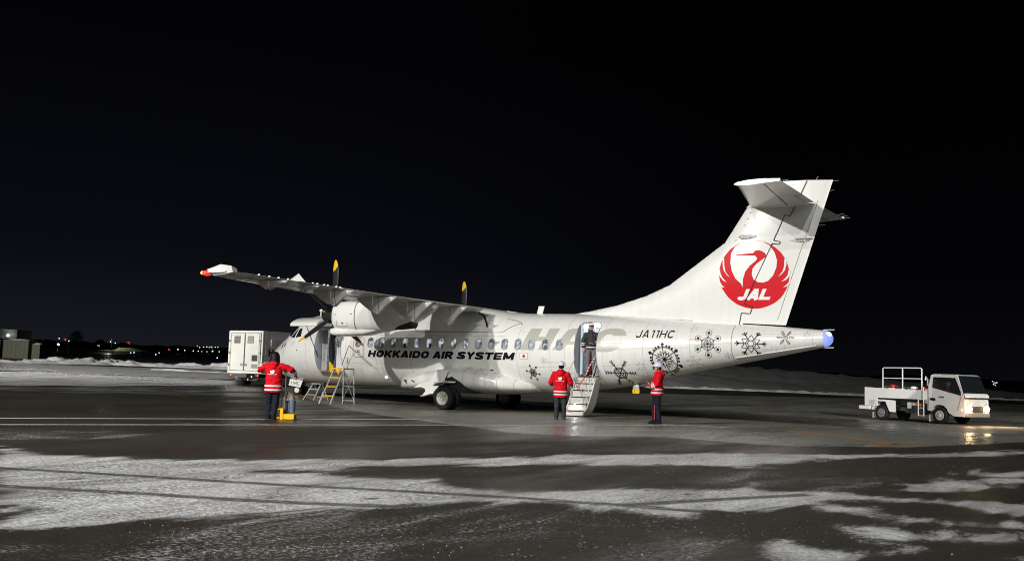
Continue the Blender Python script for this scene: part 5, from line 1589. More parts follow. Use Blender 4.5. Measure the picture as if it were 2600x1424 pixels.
    if logo:
        cy, ax, ay = torso_r(1.20 * k)
        yb = cy - ay - .012
        bm2 = shapes_bm([[(.055 * math.cos(a), 1.225 + .050 * math.sin(a)) for a in [PI + PI * q / 12 for q in range(13)]] + [(.050, 1.265), (.028, 1.235), (.012, 1.262), (0, 1.235), (-.012, 1.262), (-.028, 1.235), (-.050, 1.265)]])
        cut_grid(bm2, .03, .03)
        def wrapb(x, z):
            cy, ax, ay = torso_r(z * k)
            return (x * k, cy - ay * math.sqrt(max(.0, 1 - (x * k / ax) ** 2)) - .017, z * k)
        for v in bm2.verts: v.co = Vector(wrapb(v.co.x, v.co.y))
        me = bpy.data.meshes.new('back_emblem'); bm2.to_mesh(me); bm2.free(); link('back_emblem', me, whited, jo)
        bm2 = shapes_bm([[(-.125 + .25 * i / 9, 1.148), (-.125 + .25 * i / 9 + .021, 1.148), (-.125 + .25 * i / 9 + .021, 1.164), (-.125 + .25 * i / 9, 1.164)] for i in range(9)])
        for v in bm2.verts: v.co = Vector(wrapb(v.co.x, v.co.y))
        me = bpy.data.meshes.new('back_lettering'); bm2.to_mesh(me); bm2.free(); link('back_lettering', me, whited, jo)
    # shoes or boots
    for hip, kn, an in L:
        b = MB()
        b.tube([S((an[0], an[1] - .07, .055)), S((an[0], an[1] + .02, .055)), S((an[0], an[1] + .15, .040))], [(.042, .048), (.048, .052), (.040, .034)], 12)
        b.box(S((an[0], an[1] + .045, .014)), (.095 * k, .27 * k, .028))
        b.tube([S((an[0], an[1], .05)), S((an[0] * 1.0, an[1] + .005, .34 if boots else .13))], [.055, .068 if boots else .050], 12)
        bo_ = b.build('boot' if boots else 'shoe', boots or blackf, p, smooth=50)
    # head covering
    hm = MB()
    if headgear == 'helmet':
        def ringh(z, ax, ay): return [tuple(HD((ax * math.cos(a), ay * math.sin(a), z))) for a in [2 * PI * q / 28 for q in range(28)]]
        hm.rings([ringh(.010, .112, .135), ringh(.012, .120, .150), ringh(.024, .108, .128), ringh(.07, .101, .118), ringh(.11, .083, .096), ringh(.135, .052, .06), ringh(.145, .015, .018)])
        hm.tube([HD((0, -.11, .05)), HD((0, -.07, .13)), HD((0, 0, .152)), HD((0, .07, .13)), HD((0, .11, .05))], .010, 6)
        ho_ = hm.build('helmet', helmetm, p, smooth=50)
        s_ = MB()
        for s in (-1, 1): s_.tube([HD((s * .082, .02, .01)), HD((s * .075, .04, -.07)), HD((0, .06, -.105))], .006, 5)
        s_.build('chin_strap', blackf, ho_)
        h2 = MB(); h2.ball(HD((0, -.012, -.01)), (.083 * k, .088 * k, .09 * k), 16, 10)
        h2.build('hair', hair, p, smooth=60)
    elif headgear == 'bob':
        rg = []
        for z, ax, ay, cy in ((-.175, .128, .095, -.03), (-.13, .138, .115, -.02), (-.05, .130, .122, -.015), (.02, .120, .120, -.01), (.07, .106, .112, -.008), (.115, .078, .085, -.005), (.138, .03, .035, 0)):
            rg.append([tuple(HD((ax * math.cos(a) * (1 + .04 * math.sin(a * 7 + z * 20)), cy + min(.055, ay * math.sin(a)), z + .006 * math.sin(a * 9)))) for a in [2 * PI * q / 32 for q in range(32)]])
        hm.rings(rg); hm.build('hair', hair, p, smooth=60)
    elif headgear == 'cap':
        hm.rings([[tuple(HD((ax * math.cos(a), ay * math.sin(a), z))) for a in [2 * PI * q / 24 for q in range(24)]] for z, ax, ay in ((.025, .086, .102), (.06, .088, .104), (.085, .12, .13), (.11, .115, .125), (.12, .05, .06))])
        co_ = hm.build('peaked_cap', whited, p, smooth=40)
        v_ = MB(); v_.rings([[tuple(HD((.075 * math.cos(a), .07 + .075 * math.sin(a), z))) for a in [PI * q / 10 for q in range(11)]] for z in (.028, .038)]); v_.build('cap_peak', blackf, co_)
        v_ = MB(); v_.rings([[tuple(HD((ax * math.cos(a), ay * math.sin(a), z))) for a in [2 * PI * q / 24 for q in range(24)]] for z, ax, ay in ((.03, .090, .106), (.055, .091, .107))], caps=False); v_.build('cap_band', blackf, co_)
        v_ = MB(); v_.tube([HD((-.03, .10, .10)), HD((-.025, .10, .16)), HD((.02, .09, .185)), HD((.045, .09, .15)), HD((.03, .11, .11))], .009, 6); v_.build('cap_emblem', blackf, co_)
        h2 = MB(); h2.ball(HD((0, -.012, -.01)), (.081 * k, .09 * k, .085 * k), 16, 10); h2.build('hair', hair, p, smooth=60)
    return p
def rzdir(dx, dy): return math.atan2(-dx, dy)
# woman with the cart (back to us)
person('woman with black bobbed hair in red parka, left arm raised, resting on yellow cart pole', (12.46, -12.86, 0), rzdir(-.46, .89), 1.62,
       [((.44, .06, 1.30), (.50, .22, 1.16), (.53, .32, 1.08)), ((-.39, -.02, 1.25), (-.34, .10, 1.42), (-.24, .16, 1.48))],
       jacketm, navy, 3, 'bob', hemz=.69, stripes=(.86, .76), scale_w=1.08, legs=[((.09, 0, .90), (.085, .02, .48), (.05, -.02, .08)), ((-.09, 0, .90), (-.10, .02, .48), (-.10, 0, .08))])
person('marshaller in red jacket and white helmet standing with back turned at foot of airstair', (16.05, -4.75, 0), rzdir(-.35, .94), 1.68,
       [((.30, .06, 1.10), (.27, .20, .96), (.24, .30, .98)), ((-.32, .04, 1.10), (-.27, .20, 1.02), (-.2, .3, 1.05))],
       jacketm, mat('dark_grey_trousers', (.022, .023, .028), .8, var=.3, bump=.4), 9, 'helmet', hemz=.66, stripes=(.84, .75), boots=bootm)
person('worker in red jacket and white helmet seen side-on under the tail, red trouser stripe', (18.84, -4.15, 0), rzdir(-.87, -.49), 1.72,
       [((.21, .02, 1.12), (.16, .20, 1.10), (.10, .27, 1.20)), ((-.21, .02, 1.12), (-.16, .22, 1.02), (-.10, .30, 1.05))],
       jacketm, navy, 15, 'helmet', hemz=.80, lean=-.06, stripes=(.98, .88), legs=[((.09, 0, .90), (.10, .06, .48), (.11, .05, .08)), ((-.09, 0, .90), (-.10, -.02, .48), (-.11, -.06, .08))], side_stripe=-1, scale_w=1.0)
blackj = mat('black_jacket_fabric', (.014, .014, .015), .7, var=.3, bump=.4, bscale=14)
person('cabin officer in black jacket and white peaked cap standing in the open passenger door', (15.12, -.98, 1.325), rzdir(.25, -.97), 1.70,
       [((.27, .04, 1.14), (.24, .12, .90), (.24, .16, .82)), ((-.28, .03, 1.12), (-.12, .20, 1.02), (-.06, .24, 1.06))],
       blackj, greyf, 22, 'cap', hemz=.86, stripes=(.93,), hood=False, logo=False, scale_w=.92)

# ================================================================== equipment round the aircraft
def platform_ladder():
    L = thing('platform_ladder', 'aluminium platform stepladder with yellow treads standing below the forward cabin door', 'ladder', (6.17, -3.15, gz(6.17, -3.1)))
    T = 1.245
    fr_ = MB()
    for s in (-1, 1):
        fr_.tube([(s * .25, -.65, 0), (s * .25, -.60, .10), (s * .225, .02, T)], (.024), 6)
        fr_.tube([(s * .26, -.66, 0), (s * .25, -.45, .42)], (.030), 6)
    fr_.build('front_frame', alum, L, smooth=40)
    fr_ = MB()
    for s in (-1, 1): fr_.tube([(s * .27, .62, 0), (s * .23, .56, T)], .022, 6)
    fr_.tube([(-.26, .60, .12), (.26, .60, .12)], .018, 6); fr_.tube([(-.25, .59, .62), (.25, .59, .62)], .014, 6); fr_.tube([(-.23, .56, T), (.23, .56, T)], .02, 6)
    fr_.build('rear_frame', alum, L, smooth=40)
    fr_ = MB()
    fr_.tube([(-.26, .60, .14), (.24, .57, 1.05)], .008, 5); fr_.tube([(.26, .60, .14), (-.24, .57, 1.05)], .008, 5)
    for s in (-1, 1): fr_.tube([(s * .235, -.28, .66), (s * .25, .58, .66)], .012, 5); fr_.tube([(s * .23, .0, T), (s * .235, .56, T)], .02, 5)
    fr_.build('brace', alum, L)
    for z in (.29, .61, .93):
        y = -.65 + .67 * z / T
        t_ = MB(); t_.box((0, y + .02, z), (.46, .11, .035)); t_.build('tread', yellow, L, bevel=.005)
    t_ = MB(); t_.box((0, .26, T + .01), (.50, .58, .045)); t_.build('platform', yellow, L, bevel=.006)
    t_ = MB(); t_.prism([(-.10, -.03, T), (.12, -.03, T), (.04, -.05, T - .22)], (0, .03, 0)); t_.build('yellow_bracket', yellow, L)
    for s in (-1, 1):
        c = MB(); c.lathe((s * .27, .64, .035), (1, 0, 0), [(-.015, .035), (.015, .035)], 12); c.build('castor', rubber, L)
    return L
platform_ladder()
def small_steps():
    x, y = 4.25, -2.1
    L = thing('small_stepladder', 'small folding aluminium step stool standing behind the yellow ladder under the nose', 'stepladder', (x, y, gz(x, y)))
    f_ = MB()
    for s in (-1, 1): f_.tube([(s * .26 - .08, -.35, 0), (s * .19, 0, .60)], .02, 6)
    f_.build('front_frame', alum, L)
    f_ = MB()
    for s in (-1, 1): f_.tube([(s * .26, .38, 0), (s * .19, .08, .60)], .018, 6)
    f_.tube([(-.25, .34, .1), (.25, .34, .1)], .012, 6)
    f_.build('rear_frame', alum, L)
    for z, w in ((.2, .46), (.4, .42)): 
        t_ = MB(); t_.box((-.03, -.35 + z * .58, z), (w, .10, .025)); t_.build('tread', alum, L)
    t_ = MB(); t_.box((0, .04, .61), (.42, .26, .03)); t_.build('top_step', alum, L, bevel=.005)
small_steps()
# yellow hand cart with pole and blue-grey bin
rv = Vector((.856, .516, 0)); fv = Vector((-.519, .855, 0))
C0 = Vector((12.46, -12.86, 0))
ct_ = thing('hand_cart', 'low yellow metal cart with tall pole and blue-grey bin beside woman in red parka', 'cart', tuple(C0 + rv * .32 + fv * .10), math.atan2(rv.y, rv.x))
b_ = MB(); b_.box((.10, 0, .075), (.26, .30, .13)); b_.build('base_box', yellow, ct_, bevel=.012)
b_ = MB(); b_.box((-.08, -.04, .14), (.075, .22, .27)); b_.prism([(-.12, -.12, .26), (-.26, -.10, .18), (-.24, -.10, .26), (-.12, -.12, .27)], (0, .16, 0)); b_.box((-.20, 0, .04), (.10, .18, .05)); b_.build('upright_bracket', yellow, ct_, bevel=.008)
b_ = MB(); b_.cyl((-.19, .02, .2), (-.19, .02, .45), .012, n=8); b_.build('yellow_rod', yellow, ct_)
b_ = MB(); b_.tube([(-.03, -.05, .08), (-.03, -.05, 1.16)], .016, 8); b_.ball((-.05, -.05, 1.17), (.05, .035, .04)); b_.build('pole', mat('worn_brown_pole', (.16, .12, .08), .5, var=.3), ct_, smooth=50)
bin_m = mat('blue_grey_plastic', (.13, .18, .24), .45, var=.4, vscale=9, bump=.2)
for dx in (-.07, .11):
    b_ = MB(); b_.lathe((dx, .12, .14), (0, 0, 1), [(0, .065), (.05, .082), (.30, .092), (.33, .10), (.34, .085)], 20); b_.build('bin', bin_m, ct_, smooth=40)
b_ = MB(); b_.rings([[(.02 + .15 * s * math.cos(a), .12 + .10 * s * math.sin(a), z) for a in [2 * PI * q / 18 for q in range(18)]] for z, s in ((.46, 1.0), (.52, 1.03), (.60, .8), (.66, .4))]); b_.build('beige_cover', mat('beige_cloth', (.33, .28, .22), .85, var=.3, bump=.4, bscale=12), ct_, smooth=60)
# yellow bag hanging from the belly
tg = thing('hanging_marker_bag', 'small yellow and clear weight bag hanging under the rear fuselage beside side-on worker', 'bag', (16.42, -.2, .78))
b_ = MB(); b_.rings([[(sx_ * w, sy * .05, z) for sx_, sy in ((-1, -.6), (-.6, -1), (.6, -1), (1, -.6), (1, .6), (.6, 1), (-.6, 1), (-1, .6))] for z, w in ((0, .11), (.03, .125), (.12, .12), (.14, .11))]); b_.build('yellow_pouch', yellow, tg, smooth=40)
b_ = MB(); b_.rings([[(sx_ * w, sy * .04, z) for sx_, sy in ((-1, -.6), (-.6, -1), (.6, -1), (1, -.6), (1, .6), (.6, 1), (-.6, 1), (-1, .6))] for z, w in ((.14, .105), (.20, .11), (.28, .09), (.31, .05))]); b_.build('clear_top', mat('clouded_plastic', (.35, .36, .33), .3, var=.3), tg, smooth=40)
b_ = MB(); b_.tube([(-.03, -.052, .04), (-.04, -.054, .09), (-.02, -.052, .12)], .008, 5); b_.tube([(.05, -.052, .06), (.06, -.054, .10), (.03, -.052, .11)], .008, 5); b_.tube([(0, 0, .30), (0, .05, .42)], .01, 5); b_.build('bag_strap', blackf, tg)

# ================================================================== vehicles
def vwheel(parent, x, y, r, w, side, hubmat, name='wheel'):
    e_ = bpy.data.objects.new(name, None); COL.objects.link(e_); e_.parent = parent; e_.location = (x, y, r)
    t_ = MB(); t_.lathe((0, 0, 0), (0, 1, 0), [(-w / 2, r * .58), (-w / 2, r * .85), (-w * .35, r * .97), (0, r), (w * .35, r * .97), (w / 2, r * .85), (w / 2, r * .58)], 28); t_.build('tyre', rubber, e_, smooth=35)
    h_ = MB(); h_.lathe((0, side * w * .51, 0), (0, side, 0), [(-.02, r * .60), (.0, r * .58), (.015, r * .50), (.002, r * .38), (.002, r * .26), (.05, r * .20), (.06, .01)], 24)
    for k in range(6):
        a = k * PI / 3; h_.ball((r * .32 * math.cos(a), side * (w * .51 + .006), r * .32 * math.sin(a)), (.018, .02, .018), 6, 4)
    h_.build('rim', hubmat, e_, smooth=35)
    return e_
wpaint = mat('utility_white_paint', (.70, .69, .66), .4, var=.14, vscale=2.5, bump=.03)
# --- box truck behind the nose: +Y forward, -Y rear, body corner at rear right
bx, by = -6.66, 6.05
bt = thing('box_truck', 'white box-bodied truck with louvred rear doors parked behind the aircraft nose', 'truck', (bx, by, gz(bx, by + 2)), R(3.5))
Wd, Ln, zb_, zt_ = 2.2, 5.4, .64, 2.76
g_ = MB(); g_.box((-Wd / 2, Ln / 2, (zb_ + zt_) / 2), (Wd, Ln, zt_ - zb_)); g_.build('cargo_box', mat('truck_side_grey', (.72, .72, .74), .45, var=.08), bt, bevel=.02)
g_ = MB()
for x in (-.03, -Wd + .03): g_.box((x, -.02, (zb_ + zt_) / 2), (.085, .09, zt_ - zb_))
g_.box((-Wd / 2, -.02, zt_ - .04), (Wd - .085, .09, .09)); g_.box((-Wd / 2, -.02, zb_ + .05), (Wd - .085, .09, .11))
g_.box((.005, Ln / 2, zt_ - .03), (.02, Ln, .05)); g_.box((.004, .18, 1.7), (.012, .03, 2.0))
g_.build('box_frame', wpaint, bt, bevel=.008)
louv = mat('louvre_metal', (.35, .34, .29), .5, var=.15); sooty = mat('soot_stained_metal', (.12, .12, .11), .7, var=.6, vscale=10)
doorp = mat('stained_door_paint', (.66, .65, .60), .5, var=.20, vscale=1.1)
for i, (x0, x1) in enumerate(((-2.12, -1.15), (-1.13, -.10))):
    g_ = MB(); g_.box(((x0 + x1) / 2, -.055, 1.70), (x1 - x0 - .02, .04, 1.90)); do = g_.build('rear_door', doorp, bt, bevel=.006)
    g_ = MB(); g_.tube([(x0 + .02, -.08, .77), (x1 - .02, -.08, .77), (x1 - .02, -.08, 2.63), (x0 + .02, -.08, 2.63), (x0 + .02, -.08, .77)], .010, 4); g_.build('door_seal', dark, do)
    lx0 = x0 + .30 if i == 0 else x0 + .18
    g_ = MB()
    for q in range(7): g_.box((lx0 + .18, -.085, 2.18 + q * .045), (.36, .03, .022), Matrix.Rotation(.5, 3, 'X'))
    g_.tube([(lx0 - .01, -.085, 2.14), (lx0 + .37, -.085, 2.14), (lx0 + .37, -.085, 2.50), (lx0 - .01, -.085, 2.50), (lx0 - .01, -.085, 2.14)], .012, 4)
    g_.build('louvre', sooty if i == 0 else louv, do)
    g_ = MB()
    xo = x0 + .03 if i == 0 else x1 - .03
    for z in (1.05, 1.65, 2.25): g_.box((xo, -.09, z), (.14, .03, .03)); g_.cyl((xo - .05 * (1 - 2 * i), -.10, z - .06), (xo - .05 * (1 - 2 * i), -.10, z + .06), .018, n=8)
    g_.build('door_hinge', steel, do)
    g_ = MB(); g_.cyl((x1 - .10 if i else x0 + .06, -.11, .75), (x1 - .10 if i else x0 + .06, -.11, 2.6), .014, n=6); g_.build('door_rod', wpaint, do)
    g_ = MB(); g_.box(((x1 - .14) if i == 0 else (x0 + .12), -.083, 1.06), (.15, .008, .12)); g_.build('door_placard', mat('grey_print', (.25, .25, .24), .6, var=.5, vscale=60), do)
g_ = MB(); g_.box((-.46, -.085, 1.40), (.36, .02, .30)); g_.build('dark_hatch', mat('dark_mesh', (.03, .035, .035), .6, var=.3), bt)
g_ = MB(); g_.box((-.46, -.085, 1.00), (.36, .02, .20)); g_.build('grey_hatch', mat('grey_mesh', (.26, .27, .24), .6, var=.3), bt)
g_ = MB()
for q in range(6): g_.box((-2.0 + q * .09 + (.06 if q > 1 else 0), -.080, 2.56), (.05, .006, .035))
g_.build('small_print', mat('grey_small_print', (.30, .30, .28), .6), bt)
g_ = MB()
for z in (2.20,): 
    for y0 in (.75, 1.95): g_.box((.02, y0, z), (.03, .40, .34)); 
g_.build('side_vent', wpaint, bt, bevel=.006)
bm_ = bmesh.new(); tm = text_mesh('HAC', .045); bm_.from_mesh(tm)
for v in bm_.verts:
    u, w_ = v.co.x, v.co.y; v.co = (.006, .38 + u * .58, 1.52 + w_ * .50)
me = bpy.data.meshes.new('side_lettering'); bm_.to_mesh(me); bm_.free(); link('side_lettering', me, black, bt)
g_ = MB()
g_.box((-Wd / 2, Ln / 2 + .4, .52), (.9, Ln + 1.6, .18)); g_.box((-1.0, .10, .34), (1.5, .12, .10)); g_.tube([(-.9, -.02, .30), (-.25, -.02, .30)], .05, 8); g_.cyl((-1.25, -.05, .40), (-1.25, .15, .55), .05); g_.box((-1.2, .2, .46), (.7, .06, .16))
g_.build('chassis', steel, bt)
for x in (-1.90, -.28):
    s = 1 if x < -1 else -1
    g_ = MB(); g_.box((x, -.03, .53), (.26, .07, .10)); lo_ = g_.build('tail_lamp', mat('tail_lamp_red', (.30, .02, .02), .3), bt)
    g_ = MB(); g_.box((x - s * .07, -.072, .53), (.09, .012, .08)); g_.build('indicator', mat('amber_lens', (.75, .25, .04), .3, emit=(1, .35, .05), estr=.25), lo_)
g_ = MB(); g_.ball((-1.58, -.06, .48), (.09, .05, .09)); g_.ball((-.62, -.04, .47), (.04, .04, .06)); g_.ball((-.84, -.06, .34), (.035, .04, .06)); g_.build('work_lamp', mat('lamp_glass_pale', (.6, .65, .62), .2, emit=(.9, 1, 1), estr=.35), bt, smooth=60)
g_ = MB(); g_.box((-1.2, -.02, .50), (.34, .02, .17)); g_.build('number_plate', mat('plate_grey', (.3, .3, .3), .5, var=.4, vscale=40), bt)
for x, sd in ((-.02 - .14, 1), (-Wd + .16, -1)):
    for y in (1.15, 4.9):
        w_ = bpy.data.objects.new('wheel', None); COL.objects.link(w_); w_.parent = bt; w_.location = (x, y, .36)
        t_ = MB(); t_.lathe((0, 0, 0), (1, 0, 0), [(-.13, .2), (-.13, .31), (-.09, .355), (.09, .355), (.13, .31), (.13, .2)], 24); t_.build('tyre', rubber, w_, smooth=35)
        h_ = MB(); h_.lathe((sd * .13, 0, 0), (sd, 0, 0), [(0, .20), (.02, .18), (.003, .10), (.05, .06), (.05, .01)], 20); h_.build('rim', hubm, w_, smooth=35)
cbm = MB(); cbm.rings([[(x, y, z) for x, z in ((-2.05, .5), (-.15, .5), (-.15, 1.35), (-.22, 2.05), (-1.98, 2.05), (-2.05, 1.35))] for y in (Ln + .15, Ln + 1.55)]); cbm.build('cab', wpaint, bt, bevel=.04)

# --- service truck on the right: +X forward, near side is -Y
tx, ty = 23.6, 14.3
TRZ = R(-26)
tr_ = thing('service_truck', 'small white flatbed service truck with headlights on and guard rail on its bed', 'truck', (0, 0, 0), TRZ)
hd_ = Vector((math.cos(TRZ), math.sin(TRZ), 0)); sd_ = Vector((hd_.y, -hd_.x, 0))
org = Vector((tx, ty, gz(tx, ty))) - sd_ * .72   # centre line under the front axle
tr_.location = (org.x, org.y, gz(tx, ty))
tp = mat('service_truck_paint', (.74, .73, .71), .35, var=.08, coat=.3)
hy = .82
def side_prof(P, y0, y1):
    return [(x, y0, z) for x, z in P], (0, y1 - y0, 0)
cabp = [(-.56, .55), (-.56, 1.15), (-.54, 1.55), (-.44, 2.00), (-.32, 2.05), (.70, 2.04), (.80, 2.0), (1.08, 1.25), (1.15, 1.0), (1.18, .50), (1.12, .34), (.80, .34), (.70, .34)] + [(.44 * math.cos(a), .36 + .44 * math.sin(a)) for a in (R(15), R(40), R(65), R(90), R(115), R(140), R(160))]
g_ = MB()
rgs = []
for y, inset in ((-hy, .0), (-hy + .05, 0), (hy - .05, 0), (hy, 0)):
    rgs.append([(x * (1 if abs(y) < hy - .01 else .985), y * (1 - .07 * sst(1.2, 2.05, z)), z if abs(y) < hy - .01 else z * .99 + .005) for x, z in cabp])
g_.rings(rgs)
cabo = g_.build('cab', tp, None)
q = MB(); q.prism([(-.36, -1.2, 1.48), (-.32, -1.2, 1.92), (.70, -1.2, 1.90), (.97, -1.2, 1.32), (.97, -1.2, 1.18), (.45, -1.2, 1.30)], (0, 1.75, 0))
qo = q.build('cutter', None)
bmod = cabo.modifiers.new('b', 'BOOLEAN'); bmod.operation = 'DIFFERENCE'; bmod.object = qo; bmod.solver = 'EXACT'
cme = evaluated(cabo)
bpy.data.objects.remove(qo, do_unlink=True); bpy.data.objects.remove(cabo, do_unlink=True)
cme.materials.clear(); cme.materials.append(tp); cme.materials.append(mat('cab_interior', (.03, .03, .03), .8))
for pp in cme.polygons:
    if abs(pp.center.y) < hy * .92 and 1.1 < pp.center.z < 1.95 and -.4 < pp.center.x < .99: pp.material_index = 1
cab = link('cab', cme, None, tr_)
def cabw(name, P, m, y, th=.012, parent=cab):
    q = MB(); q.prism([(x, y * (1 - .07 * sst(1.2, 2.05, z)) , z) for x, z in P], (0, -th if y < 0 else th, 0)); return q.build(name, m, parent)
clearg = bpy.data.materials.new('clear_side_glass'); clearg.use_nodes = True
_b = clearg.node_tree.nodes['Principled BSDF']; _b.inputs['Base Color'].default_value = (.03, .035, .035, 1); _b.inputs['Roughness'].default_value = .03; _b.inputs['Alpha'].default_value = .35
cabw('side_window', [(-.36, 1.48), (-.32, 1.92), (.70, 1.90), (.97, 1.32), (.97, 1.18), (.45, 1.30)], clearg, -hy + .02, .006)
cabw('door_handle', [(-.42, 1.06), (-.18, 1.05), (-.18, .95), (-.42, .97)], black, -hy - .006)
cabw('door_vent', [(0.0, 1.14), (.22, 1.13), (.22, 1.08), (0, 1.09)], seam, -hy - .006)
g_ = MB(); g_.tube([(-.50, -hy - .006, .62), (-.50, -hy - .006, 1.5), (-.42, -(hy) * .935 - .008, 1.98)], .006, 4); g_.tube([(.84, -hy - .006, .60), (1.0, -hy - .006, 1.15)], .008, 4); g_.build('door_seam', seam, cab)
# windshield on the sloping front, bonnet lip and grille
g_ = MB()
def front_x(z): return float(np.interp(z, [.34, .5, 1.0, 1.25, 2.0], [1.12, 1.18, 1.15, 1.08, .80]))
g_.rings([[(front_x(z) + .012, y * (1 - .07 * sst(1.2, 2.05, z)), z) for y in (-.80, -.5, 0, .5, .80)] for z in (1.28, 1.5, 1.7, 1.97)], caps=False, closed=False)
g_.build('windshield', glassd, cab, smooth=60)
g_ = MB()
g_.rings([[(front_x(z) + dx - .02 * abs(y / hy) ** 3, y, z) for y in (-.82, -.6, -.3, 0, .3, .6, .82)] for z, dx in ((1.29, .02), (1.24, .07), (1.16, .09), (1.12, .07), (1.12, .01))], caps=False, closed=False)
g_.build('snowy_cowl', mat('snow_dusted_white', (.78, .78, .77), .6, bump=.4, bscale=9), cab, smooth=50)
g_ = MB(); g_.rings([[(front_x(z) + .03 - .01 * abs(y / hy) ** 3, y, z) for y in (-.84, -.6, -.3, 0, .3, .6, .84)] for z in (1.11, 1.06)], caps=False, closed=False)
g_.build('grille_slot', dark, cab)
g_ = MB(); g_.box((1.17, 0, .42), (.10, 1.60, .18)); g_.build('front_bumper', mat('grey_bumper', (.30, .28, .25), .5, var=.3), cab, bevel=.03)
g_ = MB(); g_.box((1.185, 0, .64), (.03, .74, .24)); g_.build('grille', mat('brown_grille', (.10, .07, .05), .5), cab)
hl_m = mat('headlight_glow', (1, .9, .7), .2, emit=(1.0, .74, .40), estr=42)
for y in (-.60, .60):
    g_ = MB(); g_.ball((1.19, y, .66), (.075, .18, .125), 16, 10); ho_ = g_.build('headlight', hl_m, cab, smooth=60)
    g_ = MB(); g_.lathe((1.16, y, .66), (1, 0, 0), [(0, .175), (.035, .17), (.04, .15)], 20); g_.build('headlight_rim', tp, ho_, smooth=40)
    ll = bpy.data.lights.new('headlamp', 'SPOT'); ll.energy = 420; ll.color = (1, .62, .34); ll.spot_size = R(95); ll.spot_blend = .9; ll.shadow_soft_size = .06
    lo = bpy.data.objects.new('headlamp', ll); COL.objects.link(lo); lo.parent = tr_; lo.location = (1.30, y, .66); lo.rotation_euler = (R(0), R(-78), 0)
g_ = MB(); g_.ball((1.02, -.80, .62), (.06, .03, .07), 12, 8); g_.build('indicator', mat('amber_glow', (1, .4, .05), .3, emit=(1, .38, .06), estr=5), cab, smooth=60)
ll = bpy.data.lights.new('cab_front_glow', 'POINT'); ll.energy = 12; ll.color = (1, .48, .20); ll.shadow_soft_size = .1  # added point lamp tinting the cab front orange, no bulb there
lo = bpy.data.objects.new('cab_front_glow', ll); COL.objects.link(lo); lo.parent = tr_; lo.location = (1.45, -.95, .66)
g_ = MB(); g_.tube([(-.66, -.66, 1.55), (-.66, -.66, 1.85), (-.66, -.78, 1.92), (-.66, -.80, 1.78)], .03, 6); g_.build('exhaust_hook', tp, tr_)
# chassis and bed
g_ = MB(); g_.box((-1.2, 0, .52), (3.6, .5, .16)); g_.box((-1.15, -.55, .55), (.5, .35, .30)); g_.box((-1.6, -.5, .50), (.30, .3, .24)); g_.cyl((-.95, -.6, .48), (-.95, -.3, .48), .14); g_.build('chassis', steel, tr_)
g_ = MB(); g_.prism([(-3.72, -hy, .62), (-3.72, -hy, 1.42), (-.62, -hy, 1.33), (-.62, -hy, .97), (-3.05, -hy, .97), (-3.05, -hy, .62)], (0, .05, 0)); g_.prism([(-3.72, hy - .05, .62), (-3.72, hy - .05, 1.42), (-.62, hy - .05, 1.33), (-.62, hy - .05, .97), (-3.05, hy - .05, .97), (-3.05, hy - .05, .62)], (0, .05, 0)); g_.box((-2.15, 0, .99), (3.05, 2 * hy - .12, .06)); g_.box((-3.70, 0, 1.0), (.05, 2 * hy - .1, .80))
bed = g_.build('bed', tp, tr_, bevel=.012)
g_ = MB(); g_.box((-3.70, 0, .53), (.62, 2 * hy + .06, .16)); g_.build('rear_bumper', tp, tr_, bevel=.03)
g_ = MB(); g_.box((-3.30, -.70, .76), (.45, .24, .26)); g_.build('rear_locker', tp, tr_, bevel=.03)
g_ = MB(); g_.box((-2.1, 0, 1.12), (2.6, 1.3, .22)); g_.build('bed_equipment', steel, bed)
g_ = MB()
for x, z in ((-2.95, 1.46), (-2.45, 1.46), (-1.95, 1.44)): g_.ball((x, -.3, z), (.12, .12, .07), 10, 6)
g_.build('equipment_lump', mat('grey_equipment', (.10, .10, .10), .6), bed)
for x, y, m, z in ((-2.42, -.55, redpl, 1.50), (-.80, -.62, redpl, 1.42), (-1.35, -.62, whited, 1.44)):
    g_ = MB(); g_.lathe((x, y, z - .05), (0, 0, 1), [(0, .12), (.02, .14), (.08, .14), (.11, .11), (.12, .02)], 18); g_.build('round_cap', m, bed, smooth=40)
    g_ = MB(); g_.cyl((x, y, 1.1), (x, y, z - .05), .06); g_.build('cap_stem', tp, bed)
g_ = MB()
X0, X1 = -2.82, -.88
for yy in (-.74,):
    g_.tube([(X0, yy, 1.38), (X0, yy, 2.24), (X0 + .05, yy, 2.28), (X1 - .05, yy, 2.28), (X1, yy, 2.24), (X1, yy, 1.33)], .028, 8)
    g_.tube([(-1.82, yy, 1.36), (-1.82, yy, 2.28)], .028, 8)
    g_.tube([(X0, yy, 1.83), (X1, yy, 1.83)], .022, 8)
g_.build('guard_rail', tp, bed, smooth=50)
# square arch over the rear wheel
g_ = MB(); g_.rings([[(-2.85 - .42, y, .44), (-2.85 - .24, y, .82), (-2.85 + .22, y, .82), (-2.85 + .42, y, .40), (-2.85 + .62, y, .38), (-2.85 + .62, y, .88), (-2.85 + .30, y, .90), (-2.85 - .30, y, .90), (-2.85 - .50, y, .46)] for y in (-hy - .01, -hy + .18)]); g_.build('wheel_arch', tp, tr_, bevel=.008)
g_ = MB(); g_.box((-.60, -.60, 1.12), (.22, .36, .62)); g_.build('side_tank', mat('pinkish_tank_paint', (.68, .56, .50), .4), tr_, bevel=.03)
g_ = MB()
for x in (-.98, -.72): g_.tube([(x, -hy - .03, .28), (x, -hy - .03, .98 if x < -.9 else 1.50)], .022, 6)
for z in (.30, .62, .97): g_.tube([(-.98, -hy - .03, z), (-.72, -hy - .03, z)], .016, 6)
g_.build('side_ladder', tp, tr_)
g_ = MB(); g_.box((-1.45, -.62, .70), (.34, .2, .26)); g_.build('white_canister', tp, tr_, bevel=.02)
